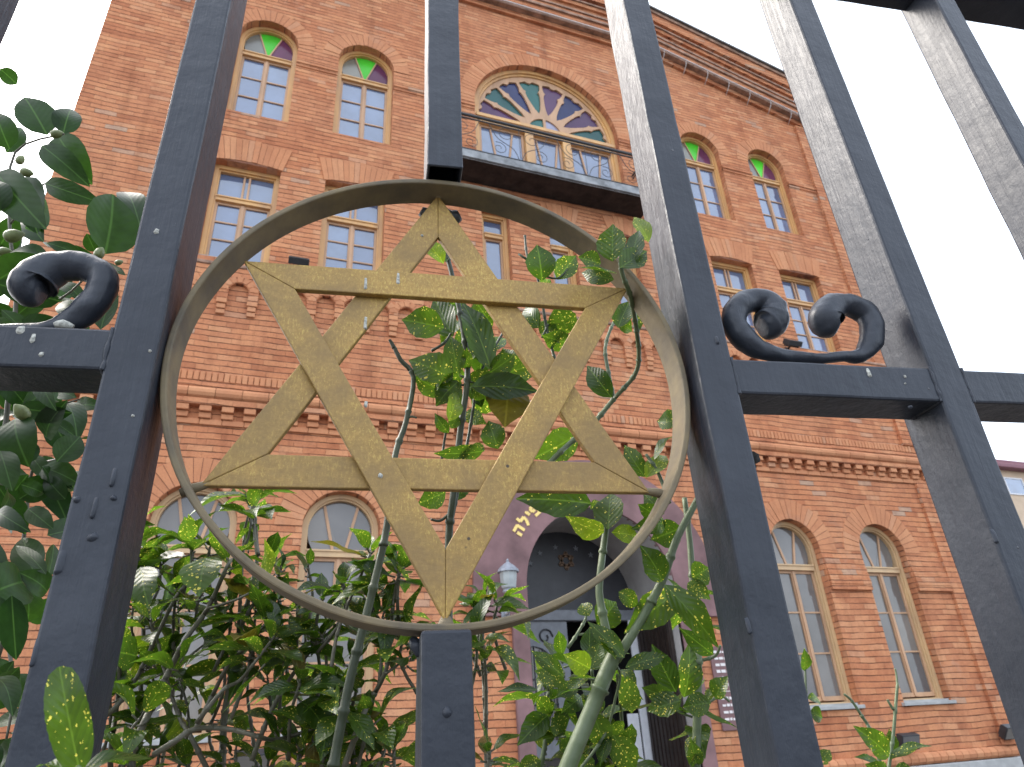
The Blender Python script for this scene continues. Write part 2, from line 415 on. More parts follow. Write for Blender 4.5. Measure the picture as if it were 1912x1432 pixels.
def m_leaf(name, dark, light, speck, amount, trans, gloss=.30, vk=.22, midk=1.5):
    m, t, B = newmat(name)
    uv = N(t, 'UVMap'); s = N(t, 'SeparateXYZ'); L(t, uv.outputs[0], s.inputs[0])
    geo = N(t, 'NewGeometry'); rnd = geo.outputs['Random Per Island']
    ax = math_(t, 'ABSOLUTE', math_(t, 'SUBTRACT', s.outputs[0], .5))
    vein = math_(t, 'SINE', math_(t, 'MULTIPLY', math_(t, 'SUBTRACT', s.outputs[1], math_(t, 'MULTIPLY', ax, .62)), 52))
    vm = ramp(t, vein, [(.93, (0, 0, 0)), (1.0, (.5,)*3)])
    mid = ramp(t, ax, [(0, (1,)*3), (.012, (1,)*3), (.03, (0,)*3)])
    base = ramp(t, rnd, [(0, dark), (1, light)])
    cv = N(t, 'CombineXYZ')
    L(t, math_(t, 'MULTIPLY_ADD', s.outputs[0], .62, math_(t, 'MULTIPLY', rnd, 40)), cv.inputs[0]); L(t, math_(t, 'ADD', s.outputs[1], math_(t, 'MULTIPLY', rnd, 17)), cv.inputs[1])
    base = mix(t, .5, base, ramp(t, noise_(t, cv.outputs[0], 5, 4), [(.3, (.6,)*3), (.7, (1.35,)*3)]), 'MULTIPLY')
    col = mix(t, mix(t, vk, (0, 0, 0), vm), base, tuple(min(1, c*1.7) for c in light))
    col = mix(t, mix(t, .6, (0, 0, 0), mid), col, tuple(min(1, c*midk+.01) for c in light))
    if amount:
        dv = N(t, 'TexNoise', Scale=16, Detail=3); L(t, cv.outputs[0], dv.inputs['Vector'])
        vv = N(t, 'VectorMath', operation='MULTIPLY_ADD'); L(t, dv.outputs['Color'], vv.inputs[0]); vv.inputs[1].default_value = (.085, .085, 0); L(t, cv.outputs[0], vv.inputs[2])
        vo = N(t, 'TexVoronoi', Scale=24, Randomness=1); L(t, vv.outputs[0], vo.inputs['Vector'])
        wn = N(t, 'TexWhiteNoise'); L(t, vo.outputs['Position'], wn.inputs['Vector'])
        rad = math_(t, 'MULTIPLY', math_(t, 'POWER', wn.outputs[0], 3.2), amount*.86)
        dens = math_(t, 'MULTIPLY', rad, math_(t, 'MULTIPLY_ADD', rnd, .9, .55))
        sm = math_(t, 'LESS_THAN', vo.outputs['Distance'], dens)
        col = mix(t, sm, col, speck)
        tcol = mix(t, sm, mix(t, 1, col, (2.6, 2.8, .9), 'MULTIPLY'), tuple(min(1, c*1.5) for c in speck))
    else: tcol = mix(t, 1, col, (2.0, 2.6, 1.0), 'MULTIPLY')
    L(t, col, B.inputs['Base Color']); B.inputs['Roughness'].default_value = gloss
    B.inputs['Specular IOR Level'].default_value = .4 if amount else .22
    b = bump(t, mix(t, .5, vein, mid, 'SUBTRACT'), .0008, .16 if vk > .1 else .06, B)
    tr = N(t, 'BsdfTranslucent'); L(t, tcol, tr.inputs[0]); L(t, b, tr.inputs['Normal'])
    mx = N(t, 'MixShader'); mx.inputs[0].default_value = trans
    L(t, B.outputs[0], mx.inputs[1]); L(t, tr.outputs[0], mx.inputs[2])
    L(t, mx.outputs[0], t.nodes['Material Output'].inputs[0])
    return m
SPK = (.62, .56, .09)
AUC = m_leaf('spotted_aucuba_leaf', (.018, .04, .007), (.048, .088, .013), SPK, .43, .45)
AUCB = m_leaf('bright_aucuba_leaf', (.07, .115, .012), (.12, .17, .018), (.6, .58, .08), .5, .42)
AUCBR = m_leaf('browning_aucuba_leaf', (.07, .055, .015), (.10, .085, .02), (.3, .3, .08), .3, .3)
CAM = m_leaf('camellia_leaf', (.010, .027, .008), (.022, .046, .012), SPK, 0, .25, .40, .05, 2.2)
def m_stem(name, a, b, c):
    m, t, B = newmat(name)
    tc = N(t, 'TexCoord')
    n = noise_(t, tc.outputs['Object'], 14, 5, .6)
    L(t, ramp(t, n, [(.3, a), (.52, b), (.72, c)]), B.inputs['Base Color'])
    B.inputs['Roughness'].default_value = .5
    bump(t, noise_(t, tc.outputs['Object'], 160, 4), .0008, .6, B)
    return m
STEMG = m_stem('green_stem', (.055, .08, .035), (.10, .135, .065), (.17, .21, .13))
STEMD = m_stem('dark_green_stem', (.018, .026, .011), (.032, .045, .02), (.07, .09, .05))
STEMW = m_stem('woody_stem', (.05, .045, .03), (.09, .085, .058), (.15, .145, .105))
BUD = m_simple('green_bud', (.16, .19, .07), .45, var=.2, scale=60)

# ------------------------------------------------------------------ ground
def structure(name, o): o.name = name; o['kind'] = 'structure'; return o
m = MB(); m.add([(-200, -200, 0), (200, -200, 0), (200, 200, 0), (-200, 200, 0)], [(0, 1, 2, 3)])
structure('ground', m.build('ground', PAVE))
m = MB(); c, s_ = cos(YAW), sin(YAW)
bed = [RG @ Vector((x, y, 0)) for x, y in ((-6, HF+.1), (8, HF+.1), (7, 3.2), (-5, 3.2))]
m.add([(p.x, p.y, .06) for p in bed]+[(p.x, p.y, -.05) for p in bed], [(0, 1, 2, 3), (0, 4, 5, 1), (1, 5, 6, 2), (2, 6, 7, 3), (3, 7, 4, 0)])
structure('planting_bed', m.build('planting_bed', SOIL))
m = MB(); kb = [RG @ Vector((x, y, 0)) for x, y in ((-6, HF-.08), (8, HF-.08), (8, HF+.14), (-6, HF+.14))]
m.add([(p.x, p.y, .10) for p in kb]+[(p.x, p.y, -.05) for p in kb], [(0, 1, 2, 3), (0, 4, 5, 1), (1, 5, 6, 2), (2, 6, 7, 3), (3, 7, 4, 0)])
structure('kerb', m.build('kerb', STONE))

# ------------------------------------------------------------------ the building
D = 8.0
YW = 7.87                          # wall face; the window frames stand at Y = 8
K = YW/D
def X(x): return D*x
def Z(z): return D*z+1.5
def WX(x): return YW*x
def WZ(z): return YW*z+1.5
BLD = empty('brick_synagogue', (4.04, YW, 0), label='orange brick synagogue with arched windows, stained glass and a mauve arched portal, behind the fence', cat='building')
CX = X(.505)
XL, XR = WX(-.372), WX(1.298)
ZP = WZ(-.05)
def cornice_z(x, base):            # flat middle, sloping shoulders
    a = abs(x-CX)/YW
    return WZ(base) - max(0, a-.335)*YW*.262
wins = []                          # (outline)
TOPW = [(-.0885, 1.044, 1.255, .0545), (.102, 1.044, 1.255, .0560), (.905, 1.044, 1.255, .0550), (1.1015, 1.044, 1.255, .0550)]
GRDW = [(-.085, .024, .283, .0540), (.1085, .024, .283, .0540), (.902, .024, .279, .0540), (1.104, .024, .279, .0540)]
MIDW = [(-.089, .054), (.0965, .0545), (.9165, .0545), (1.1025, .0575)]
NARW = [.366, .5065, .648]
holes = []
for cx, zb, zs, r in TOPW+GRDW: holes.append(arch(X(cx), Z(zb), Z(zs), D*r))
for cx, r in MIDW: holes.append(rect(X(cx-r), X(cx+r), Z(.715), Z(.9225)))
for cx in NARW: holes.append(rect(X(cx-.0285), X(cx+.0285), Z(.74), Z(.930)))
LC, LS, LR = .5045, 1.222, .172
holes.append(arch(X(LC), Z(1.00), Z(LS), D*LR, 40))
PCX, PZS, PR = 4.07, 3.13, 1.02    # portal arch
holes.append(arch(PCX, ZP-.0, PZS, PR+.06, 32))
holes[-1][0] = (PCX-PR-.06, ZP-.136); holes[-1][1] = (PCX+PR+.06, ZP-.136)
xa, xb = CX-.335*YW, CX+.335*YW
top = 1.775
outer = [(XL, ZP-.14), (XR, ZP-.14), (XR, cornice_z(XR, top)), (xb, WZ(top)), (xa, WZ(top)), (XL, cornice_z(XL, top))]
flat(outer, holes, YW, YW+.30).build('facade_wall', BRICK, BLD)
m = MB()
m.box(XL, XL+.3, YW+.30, 17, ZP, cornice_z(XL, top)); m.build('side_wall', BRICK, BLD); m = MB(); m.box(XR-.3, XR, YW+.30, 17, ZP, cornice_z(XR, top)); m.build('side_wall', BRICK, BLD)
m = MB(); m.box(XL, XR, 17, 17.3, ZP, cornice_z(XR, top))
m.build('back_wall', BRICK, BLD)
m = MB(); zl, zr, zt = cornice_z(XL, top)-.3, cornice_z(XR, top)-.3, WZ(top)-.3
for (x0, z0), (x1, z1) in (((XL+.3, zl), (xa, zt)), ((xa, zt), (xb, zt)), ((xb, zt), (XR-.3, zr))):
    m.prism([(x0, z0-.1), (x1, z1-.1), (x1, z1), (x0, z0)], YW+.31, 16.99)
m.build('roof', LEAD, BLD)
# plinth with a sloped roll of brick on top
for a_, b_ in ((XL-.06, PCX-PR-.22), (PCX+PR+.22, XR+.06)):
    m = MB(); m.box(a_, b_, YW-.07, YW+.3, -.02, ZP-.15); m.build('plinth', STONE, BLD, bevel=.01)
for x0, x1 in ((XL-.05, PCX-PR-.22), (PCX+PR+.22, XR+.05)):
    x = x0; m = MB()
    while x < x1-.02:
        xx = min(x+.13, x1)
        m.tube([(x+.004, YW+.0, ZP-.075), (xx-.004, YW+.0, ZP-.075)], .072+random.uniform(-.002, .002), 10, 1)
        x = xx
    m.build('plinth_moulding', VOUS, BLD, smooth=False)
# bands between ground floor and first floor
def band(m, z0, z1, p, x0=XL-.0, x1=XR+.0): m.box(x0-p, x1+p, YW-p, YW+.02, WZ(z0), WZ(z1))
m = MB(); band(m, .4565, .4665, .105); band(m, .4925, .4985, .03); band(m, .487, .4925, .07); m.build('string_course', BRICK, BLD, bevel=.006)
m = MB(); zr_ = WZ(.4765)
x = XL-.05
while x < XR+.05:
    xx = min(x+.29, XR+.05); m.tube([(x+.003, YW-.06, zr_), (xx-.003, YW-.06, zr_)], .074+random.uniform(-.002, .002), 12, 1); x = xx
m.build('roll_moulding', VOUS, BLD)
m = MB(); x = XL
while x < XR:
    m.box(x+.004, x+.062, YW-.022-random.uniform(0, .006), YW+.02, WZ(.4995), WZ(.5145)); x += .0665
m.build('soldier_course', VOUS, BLD, bevel=.006)
m = MB(); x = XL+.05; pitch = .0302*YW
while x < XR:
    for a, b, p in ((.4475, .456, .092), (.4385, .4468, .052)):
        h = .064
        m.box(x-h, x+h, YW-p-random.uniform(0, .004), YW+.02, WZ(a), WZ(b))
    x += pitch
x = XL
while x < XR:
    m.box(x+.002, x+.235, YW-.024-random.uniform(0, .004), YW+.02, WZ(.4295), WZ(.438)); x += .238
m.build('dentil_course', VOUS, BLD, bevel=.004)
# arcaded frieze under the first-floor sills
XF = WX(-.195)
x0, n = XL+.1, 0; ap = .0452*YW; aw = .0150*YW
o = [(XF, WZ(.7055)), (XF, WZ(.646))]
x = XF+.06
arcs = []
while x+ap < XR:
    c_ = x+ap/2; o += [(c_-aw, WZ(.646))]+[(c_-aw*cos(pi*k/10), WZ(.6625)+aw*sin(pi*k/10)) for k in range(11)]+[(c_+aw, WZ(.646))]
    arcs.append(c_); x += ap
o += [(XR+.04, WZ(.646)), (XR+.04, WZ(.7055))]
flat(o, [], YW-.055, YW+.02).build('arcaded_frieze', BRICK, BLD)
m = MB()
for c_ in arcs:
    for a0 in range(7):
        t0, t1 = pi*a0/7+.03, pi*(a0+1)/7-.03
        m.prism([(c_+r_*cos(t), WZ(.6625)+r_*sin(t)) for r_, t in ((aw+.012, t0), (aw+.10, t0), (aw+.10, t1), (aw+.012, t1))], YW-.060-random.uniform(0, .006), YW)
m.build('frieze_arch', VOUS, BLD)
for i in range(len(arcs)+1):
    m = MB()
    c_ = (arcs[0]-ap/2 if i == 0 else arcs[i-1]+ap/2); hw = (ap-2*aw)/2
    for a, b, p, s2 in ((.6372, .6455, .060, 1.02), (.628, .6365, .046, .84), (.6195, .6272, .030, .84)):
        m.box(c_-hw*s2, c_+hw*s2, YW-p-random.uniform(0, .004), YW+.02, WZ(a), WZ(b))
    m.build('frieze_corbel', VOUS, BLD, bevel=.004)
m = MB(); m.box(XF-.03, XR+.07, YW-.075, YW+.02, WZ(.706), WZ(.7125)); m.build('frieze_ledge', COPING, BLD, bevel=.01)
# thin course at the springing of the top-floor arches
def between(cuts, x0, x1):
    xs = [x0]+sorted(sum([[a, b] for a, b in cuts], []))+[x1]
    return [(xs[i], xs[i+1]) for i in range(0, len(xs), 2)]
cuts = [(X(c-r)-.0, X(c+r)+.0) for c, _, _, r in TOPW]+[(X(LC-LR), X(LC+LR))]
for a, b in between(cuts, XF, WX(1.262)):
    m = MB(); m.box(a, b, YW-.03, YW+.02, WZ(1.2285), WZ(1.2375)); m.box(a, b, YW-.016, YW+.02, WZ(1.2205), WZ(1.2283))
    m.build('springing_course', BRICK, BLD, bevel=.004)
cuts = [(X(c-r)-.02, X(c+r)+.02) for c, _, _, r in GRDW]+[(WX(.28), WX(.75))]
for a, b in between(cuts, XL-.02, WX(1.262)):
    m = MB()
    for k, p in enumerate((.045, .05, .042, .034, .024, .014)):
        m.box(a-.01*(6-k)/6, b+.01*(6-k)/6, YW-p, YW+.02, WZ(.2115)+k*.0785+.001, WZ(.2115)+(k+1)*.0785)
    m.build('impost_course', BRICK, BLD, bevel=.005)
m = MB(); m.box(WX(1.262), XR+.03, YW-.05, YW+.02, ZP, WZ(.43)); m.build('corner_pilaster', BRICK, BLD); m = MB(); m.box(WX(1.262), XR+.03, YW-.05, YW+.02, WZ(.515), WZ(.618)); m.build('corner_pilaster', BRICK, BLD); m = MB(); m.box(WX(1.262), XR+.03, YW-.05, YW+.02, WZ(.713), cornice_z(XR, 1.58)); m.build('corner_pilaster', BRICK, BLD)
# cornice and parapet, following the stepped gable
def sloped(name, mat, specs, bev=0):
    m = MB()
    pts = [XL-.06, xa, xb, XR+.06]
    for b0, b1, p in specs:
        for i in range(3):
            x0, x1 = pts[i], pts[i+1]
            m.prism([(x0, cornice_z(x0, b0)), (x1, cornice_z(x1, b0)), (x1, cornice_z(x1, b1)), (x0, cornice_z(x0, b1))], YW-p, YW+.01)
    return m.build(name, mat, BLD, bevel=bev)
sloped('cornice', BRICK, [(1.578, 1.592, .06), (1.600, 1.628, .13), (1.655, 1.667, .06), (1.700, 1.712, .05), (1.735, 1.765, .08)])
sloped('cornice_ledge', COPING, [(1.592, 1.600, .16), (1.628, 1.636, .17), (1.667, 1.673, .085), (1.712, 1.717, .085), (1.765, 1.776, .115)])
m = MB()
for a, b in ((XL-.12, xa), (xa, xb), (xb, XR+.12)):
    m.prism([(a, cornice_z(a, 1.776)), (b, cornice_z(b, 1.776)), (b, cornice_z(b, 1.782)), (a, cornice_z(a, 1.782))], YW-.16, YW+.42)
m.build('parapet_coping', LEAD, BLD)
m = MB()
cp = [(x, YW-.19, cornice_z(x, 1.596)) for x in (XL, xa, xb, XR+.02)]
m.tube(cp, .016, 8, 1)
m.build('conduit', PIPE, BLD, smooth=True)
x = xb-.9
while x < XR:
    m = MB(); m.tube([(x, YW-.185, cornice_z(x, 1.594)), (x, YW-.16, cornice_z(x, 1.594)-.10), (x, YW-.01, cornice_z(x, 1.594)-.22)], .007, 6, 2)
    m.build('conduit_bracket', PIPE, BLD, smooth=True); x += .50
m = MB()
ex, ez = XR+.05, cornice_z(XR, 1.60)
m.tube([(ex-.28, YW-.2, ez+.02), (ex-.1, YW-.21, ez-.03), (ex+.03, YW-.2, ez+.0), (ex+.02, YW-.2, ez+.09), (ex-.08, YW-.19, ez+.08)], [.03, .045, .045, .04, .03], 10, 4)
m.build('cornice_scroll', COPING, BLD, smooth=True)

# brick arches round the openings
def vous(name, cx, zs, r, ln, a0=0, a1=pi, w=.074, cols=VOUS):
    n = max(5, int((a1-a0)*(r+ln*.3)/w)); m = MB()
    for i in range(n):
        g = .0034/(r+.02); t0 = a0+(a1-a0)*i/n+g; t1 = a0+(a1-a0)*(i+1)/n-g
        lo, p = ln*random.uniform(.93, 1.0), random.uniform(.003, .012)
        r0 = r+random.uniform(.0, .006)
        m.prism([(cx+R_*cos(t), zs+R_*sin(t)) for R_, t in ((r0, t0), (r+lo, t0-g*.3), (r+lo, t1+g*.3), (r0, t1))], YW-p, YW+.012)
    m.mi = 1; k = 24
    for i in range(k):
        t0, t1 = a0+(a1-a0)*i/k, a0+(a1-a0)*(i+1)/k
        m.prism([(cx+R_*cos(t), zs+R_*sin(t)) for R_, t in ((r+.004, t0), (r+ln*.95, t0), (r+ln*.95, t1), (r+.004, t1))], YW-.001, YW+.006)
    return m.build(name, [cols, MORTAR], BLD)
for cx, zb, zs, r in TOPW: vous('brick_arch', X(cx), Z(zs), D*r, .27)
for cx, zb, zs, r in GRDW: vous('brick_arch', X(cx), Z(zs), D*r, .31)
vous('brick_arch', X(LC), Z(LS), D*LR, .30)
def jack(x0, x1, z0, h=.42, hinge=.55):
    m = MB(); n = int((x1-x0+.1)/.074); c_ = (x0+x1)/2; hw = (x1-x0)/2+.02
    for i in range(n):
        u0, u1 = -1+2*i/n, -1+2*(i+1)/n
        cam_ = lambda u: .05*(1-u*u)
        e = random.uniform(.95, 1)*h; g = .0022
        m.prism([(c_+u0*hw+g, z0+cam_(u0)), (c_+u1*hw-g, z0+cam_(u1)), (c_+u1*(hw+.1)-g, z0+e+cam_(u1)), (c_+u0*(hw+.1)+g, z0+e+cam_(u0))], YW-random.uniform(.012, .022), YW+.1)
    m.mi = 1; m.prism([(c_-hw, z0+.02), (c_+hw, z0+.02), (c_+hw+.09, z0+h*.95), (c_-hw-.09, z0+h*.95)], YW-.006, YW+.05)
    m.build('flat_brick_arch', [VOUS, MORTAR], BLD)
for cx, r in MIDW: jack(X(cx-r), X(cx+r), Z(.9225)-.015)
for cx in NARW: jack(X(cx-.0285), X(cx+.0285), Z(.930)-.015, .36)

# windows
def bar2(m, p, q, w_, y0, y1):
    a = Vector((q[0]-p[0], q[1]-p[1])); n_ = Vector((-a.y, a.x)).normalized()*w_/2
    m.prism([(p[0]+n_.x, p[1]+n_.y), (p[0]-n_.x, p[1]-n_.y), (q[0]-n_.x, q[1]-n_.y), (q[0]+n_.x, q[1]+n_.y)], y0, y1)
def merge(a, b):
    a.add(b.v, b.f, None); return a   # takes a's current material slot
def pane(name, poly, mat, y, par):
    m = MB(); n = len(poly)
    m.add([(x, y, z) for x, z in poly]+[(x, y+.006, z) for x, z in poly], [tuple(range(n)), tuple(range(2*n-1, n-1, -1))]+[(i, i+n, (i+1) % n+n, (i+1) % n) for i in range(n)])
    # every pane sits a hair out of true, so reflections break from pane to pane
    a, b = random.uniform(-.012, .012), random.uniform(-.012, .012)
    cx_ = sum(p[0] for p in poly)/n; cz_ = sum(p[1] for p in poly)/n
    m.v = [(x, yy+a*(x-cx_)+b*(z-cz_), z) for x, yy, z in m.v]
    return m.build(name, mat, par)
SW = .034
def casement(m, x0, x1, z0, z1, rows, zin=None):
    """two leaves with muntins; returns panes"""
    cx_ = (x0+x1)/2; P = []; m.mi = 1
    for a, b in ((x0, cx_-.006), (cx_+.006, x1)):
        merge(m, flat(rect(a, b, z0, z1), [rect(a+SW, b-SW, z0+.055, z1-.04)], 8.045, 8.085))
        for k in range(rows):
            za = z0+.055+(z1-z0-.095)*k/rows; zb_ = z0+.055+(z1-z0-.095)*(k+1)/rows
            P.append(rect(a+SW-.002, b-SW+.002, za+(.01 if k else 0), zb_-(.01 if k < rows-1 else 0)))
            if k: m.box(a+SW, b-SW, 8.05, 8.08, za-.010, za+.010)
    m.box(cx_-.02, cx_+.02, 8.03, 8.046, z0+.01, z1-.01)
    m.mi = 0
    return P
def arched_window(cx, zb, zs, r, tr, rows, upper, open_leaf=False):
    cx, zb, zs, r, tr = X(cx), Z(zb), Z(zs), D*r, Z(tr)
    m = flat(arch(cx, zb, zs, r-.002), [arch(cx, zb, zs, r-.002, 24, .05)], 7.985, 8.10)
    merge(m, flat(arch(cx, zb, zs, r-.050), [arch(cx, zb, zs, r-.050, 24, .022)], 8.012, 8.10))
    ri = r-.072
    m.box(cx-ri, cx+ri, 8.0, 8.095, tr-.05, tr+.032); m.box(cx-ri, cx+ri, 7.985, 8.0, tr+.01, tr+.03)
    P = casement(m, cx-ri, cx+ri, zb+.072, tr-.05, rows)
    win = None
    # head: three panes between two slanting bars
    dz = tr+.032-zs
    a1, a2 = (radians(62), radians(118)) if upper else (radians(58), radians(122))
    foot = (cx, tr+.03)
    m.mi = 1
    for a in (a1, a2):
        bar2(m, (foot[0]+(.0 if upper else (.07 if a < 1.5 else -.07)), foot[1]), (cx+ri*1.02*cos(a if not upper else a), zs+ri*1.02*sin(a)), .020 if upper else .032, 8.05, 8.08)
    win = m.build('arched_window', [WOODP if upper else WOODG, WOODF], BLD)
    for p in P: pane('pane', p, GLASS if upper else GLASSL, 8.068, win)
    def head(t0, t1, mid):
        n = 12; a_ = [(cx+ri*cos(t0+(t1-t0)*k/n), zs+ri*sin(t0+(t1-t0)*k/n)) for k in range(n+1)]
        return a_+mid
    zt = tr+.03; lo = math.asin(max(-1, min(1, (zt-zs)/ri)))
    mats = (GPURP, GGREEN, GTAN) if upper else (GLASSL,)*3
    names = ('plum_pane', 'green_pane', 'clear_pane') if upper else ('pane',)*3
    pane(names[0], head(lo, a1, [foot]), mats[0], 8.066, win)
    pane(names[1], head(a1, a2, [foot]), mats[1], 8.066, win)
    pane(names[2], head(a2, pi-lo, [foot]), mats[2], 8.066, win)
    s = MB(); s.box(cx-r+.01, cx+r-.01, 7.90, 8.05, zb-.0, zb+.03)
    s.build('sill', STONE, win)
    if not upper:
        c_ = MB(); pts = [(cx-ri+.01+2*(ri-.01)*k/30, 8.16+.03*sin(k*1.9)+.015*sin(k*.7)) for k in range(31)]
        # a pale net curtain hangs inside
    return win
for a in TOPW: arched_window(*a, 1.2245, 3, True)
for i, a in enumerate(GRDW): arched_window(*a, .2515, 3, False)
for cx, zb, zs, r in GRDW:
    m = MB(); m.box(X(cx-r)-.05, X(cx+r)+.03, YW-.05, 7.90, Z(zb)-.04, Z(zb)+.004)
    m.build('window_ledge', STONE, BLD, bevel=.004)
def rect_window(x0, x1, z0, z1, tr, leaves=2, rows=3):
    m = flat(rect(x0+.002, x1-.002, z0, z1-.002), [rect(x0+.055, x1-.055, z0+.05, z1-.06)], 7.985, 8.10)
    merge(m, flat(rect(x0+.055, x1-.055, z0+.05, z1-.06), [rect(x0+.078, x1-.078, z0+.07, z1-.085)], 8.015, 8.10))
    a, b = x0+.078, x1-.078; P = []
    m.box(a, b, 8.0, 8.095, tr-.045, tr+.035); m.box(a-.0, b, 7.985, 8.0, tr+.012, tr+.034)
    if leaves == 2:
        P += casement(m, a, b, z0+.07, tr-.045, rows); m.mi = 1
        c_ = (a+b)/2
        for s_ in (-1, 1): m.box(c_+s_*.035-.014, c_+s_*.035+.014, 8.04, 8.08, tr+.035, z1-.085)
        for p0, p1 in ((a, c_-.049), (c_-.021, c_+.021), (c_+.049, b)): P.append(rect(p0, p1, tr+.035, z1-.085))
    else:
        m.mi = 1; merge(m, flat(rect(a, b, z0+.07, tr-.045), [rect(a+.035, b-.035, z0+.12, tr-.08)], 8.045, 8.085))
        P.append(rect(a+.033, b-.033, z0+.118, tr-.078)); P.append(rect(a, b, tr+.035, z1-.085))
    win = m.build('casement_window', [WOODP, WOODF], BLD)
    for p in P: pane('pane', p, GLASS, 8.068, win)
    s = MB(); s.box(x0+.01, x1-.01, 7.9, 8.05, z0, z0+.03); s.build('sill', STONE, win)
for cx, r in MIDW: rect_window(X(cx-r), X(cx+r), Z(.715), Z(.9225), Z(.852))
for cx in NARW: rect_window(X(cx-.0285), X(cx+.0285), Z(.74), Z(.930), Z(.880), 1)

# the big fan window over the balcony
def fan_window():
    cx, zs, r = X(LC), Z(LS), D*LR; zb = Z(1.0)
    m = flat(arch(cx, zb, zs, r-.002, 48), [arch(cx, zb, zs, r-.002, 48, .07)], 7.975, 8.12)
    merge(m, flat(arch(cx, zb, zs, r-.07, 48), [arch(cx, zb, zs, r-.07, 48, .045)], 8.01, 8.12))
    z_t = Z(1.205)                 # transom
    m.box(cx-r+.115, cx+r-.115, 7.97, 8.10, Z(1.183), z_t-.06); m.box(cx-r+.05, cx+r-.05, 7.93, 8.11, z_t-.06, z_t+.01)
    # tracery plate with eight tulip-shaped lights and a small half-round centre
    zc = z_t+.03; ri = r-.118; rh = .40
    lights, hs = [], []
    n = 8
    for k in range(n):
        am = pi*(k+.5)/n; hw = pi/n/2
        pts = []
        def pol(rr, aa): return (cx+rr*cos(aa), zc+rr*sin(aa))
        prof = [(.34, .0), (.42, .48), (.53, .70), (.66, .80), (.73, .77), (.765, .64), (.80, .80), (.86, .87), (.93, .88)]
        R_ = lambda q: q*(ri+.06)*1.0
        rt = [pol(R_(q), am-hw*wd) for q, wd in prof]
        lf = [pol(R_(q), am+hw*wd) for q, wd in prof[1:]][::-1]
        topc = [pol(R_(.945), am-hw*.55), pol(R_(.955), am-hw*.3), pol(R_(.925), am-hw*.12), pol(R_(.918), am), pol(R_(.925), am+hw*.12), pol(R_(.955), am+hw*.3), pol(R_(.945), am+hw*.55)]
        hs.append(rt+topc+lf); lights.append(hs[-1])
    half = [[(cx+.025, zc+.012)]+[(cx+.31*cos(t*pi/2/10), zc+.012+.31*sin(t*pi/2/10)) for t in range(0, 10)]+[(cx+.025, zc+.31)],
            [(cx-.025, zc+.31)]+[(cx+.31*cos(pi/2+t*pi/2/10), zc+.012+.31*sin(pi/2+t*pi/2/10)) for t in range(1, 11)]+[(cx-.025, zc+.012)]]
    outl = [(cx-ri-.0, zc-.02), (cx+ri+.0, zc-.02)]+[(cx+ri*cos(pi*k/48), zs+ri*sin(pi*k/48)) for k in range(49)]
    m.mi = 1; merge(m, flat(outl, hs+half, 8.035, 8.075)); m.mi = 0
    # door frames below
    ds = [cx-r+.115, cx-.36, cx+.36, cx+r-.115]
    for x_ in (ds[1], ds[2]):
        m.box(x_-.075, x_+.075, 7.96, 8.10, zb, Z(1.183))
    win = m.build('fan_window', [WOODP, WOODF], BLD)
    order = [GTEAL, GVIO, GBLUE, GVIO, GTEAL, GBLUE, GTEAL, GVIO]
    nm = ['teal_pane', 'violet_pane', 'blue_pane', 'violet_pane', 'teal_pane', 'blue_pane', 'teal_pane', 'violet_pane']
    for k in range(n):
        h = lights[k]; c_ = (sum(p[0] for p in h)/len(h), sum(p[1] for p in h)/len(h))
        am = pi*(k+.5)/n; hw = pi/n/2
        pl = [(cx+q*ri*cos(am+a*hw*.98), zc+q*ri*sin(am+a*hw*.98)) for q, a in ((.33, -.5), (.6, -1), (.985, -1), (.985, 0), (.985, 1), (.6, 1), (.33, .5))]
        pane(nm[k], pl, order[k], 8.066+.0004*k, win)
    pane('lilac_pane', half[0], GLILAC, 8.06, win); pane('teal_pane', half[1], GTEAL, 8.06, win)
    for i in range(3):
        a, b = ds[i]+(.0 if i == 0 else .085), ds[i+1]-(.085 if i < 2 else 0)
        f = flat(rect(a, b, zb, Z(1.183)), [rect(a+.04, b-.04, zb+.15, Z(1.183)-.04)], 8.03, 8.075)
        c_ = (a+b)/2               # two slim bars that spread upward
        for s_ in (-1, 1):
            f.tube([(c_+s_*.05, 8.045, zb+.15), (c_+s_*.07, 8.045, zb+.45), (c_+s_*.13, 8.045, zb+.85), (c_+s_*.20, 8.045, Z(1.183)-.06)], .018, 6, 3)
        dr = f.build('balcony_door', WOODF, BLD)
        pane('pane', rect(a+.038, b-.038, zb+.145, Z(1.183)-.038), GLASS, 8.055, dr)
fan_window()

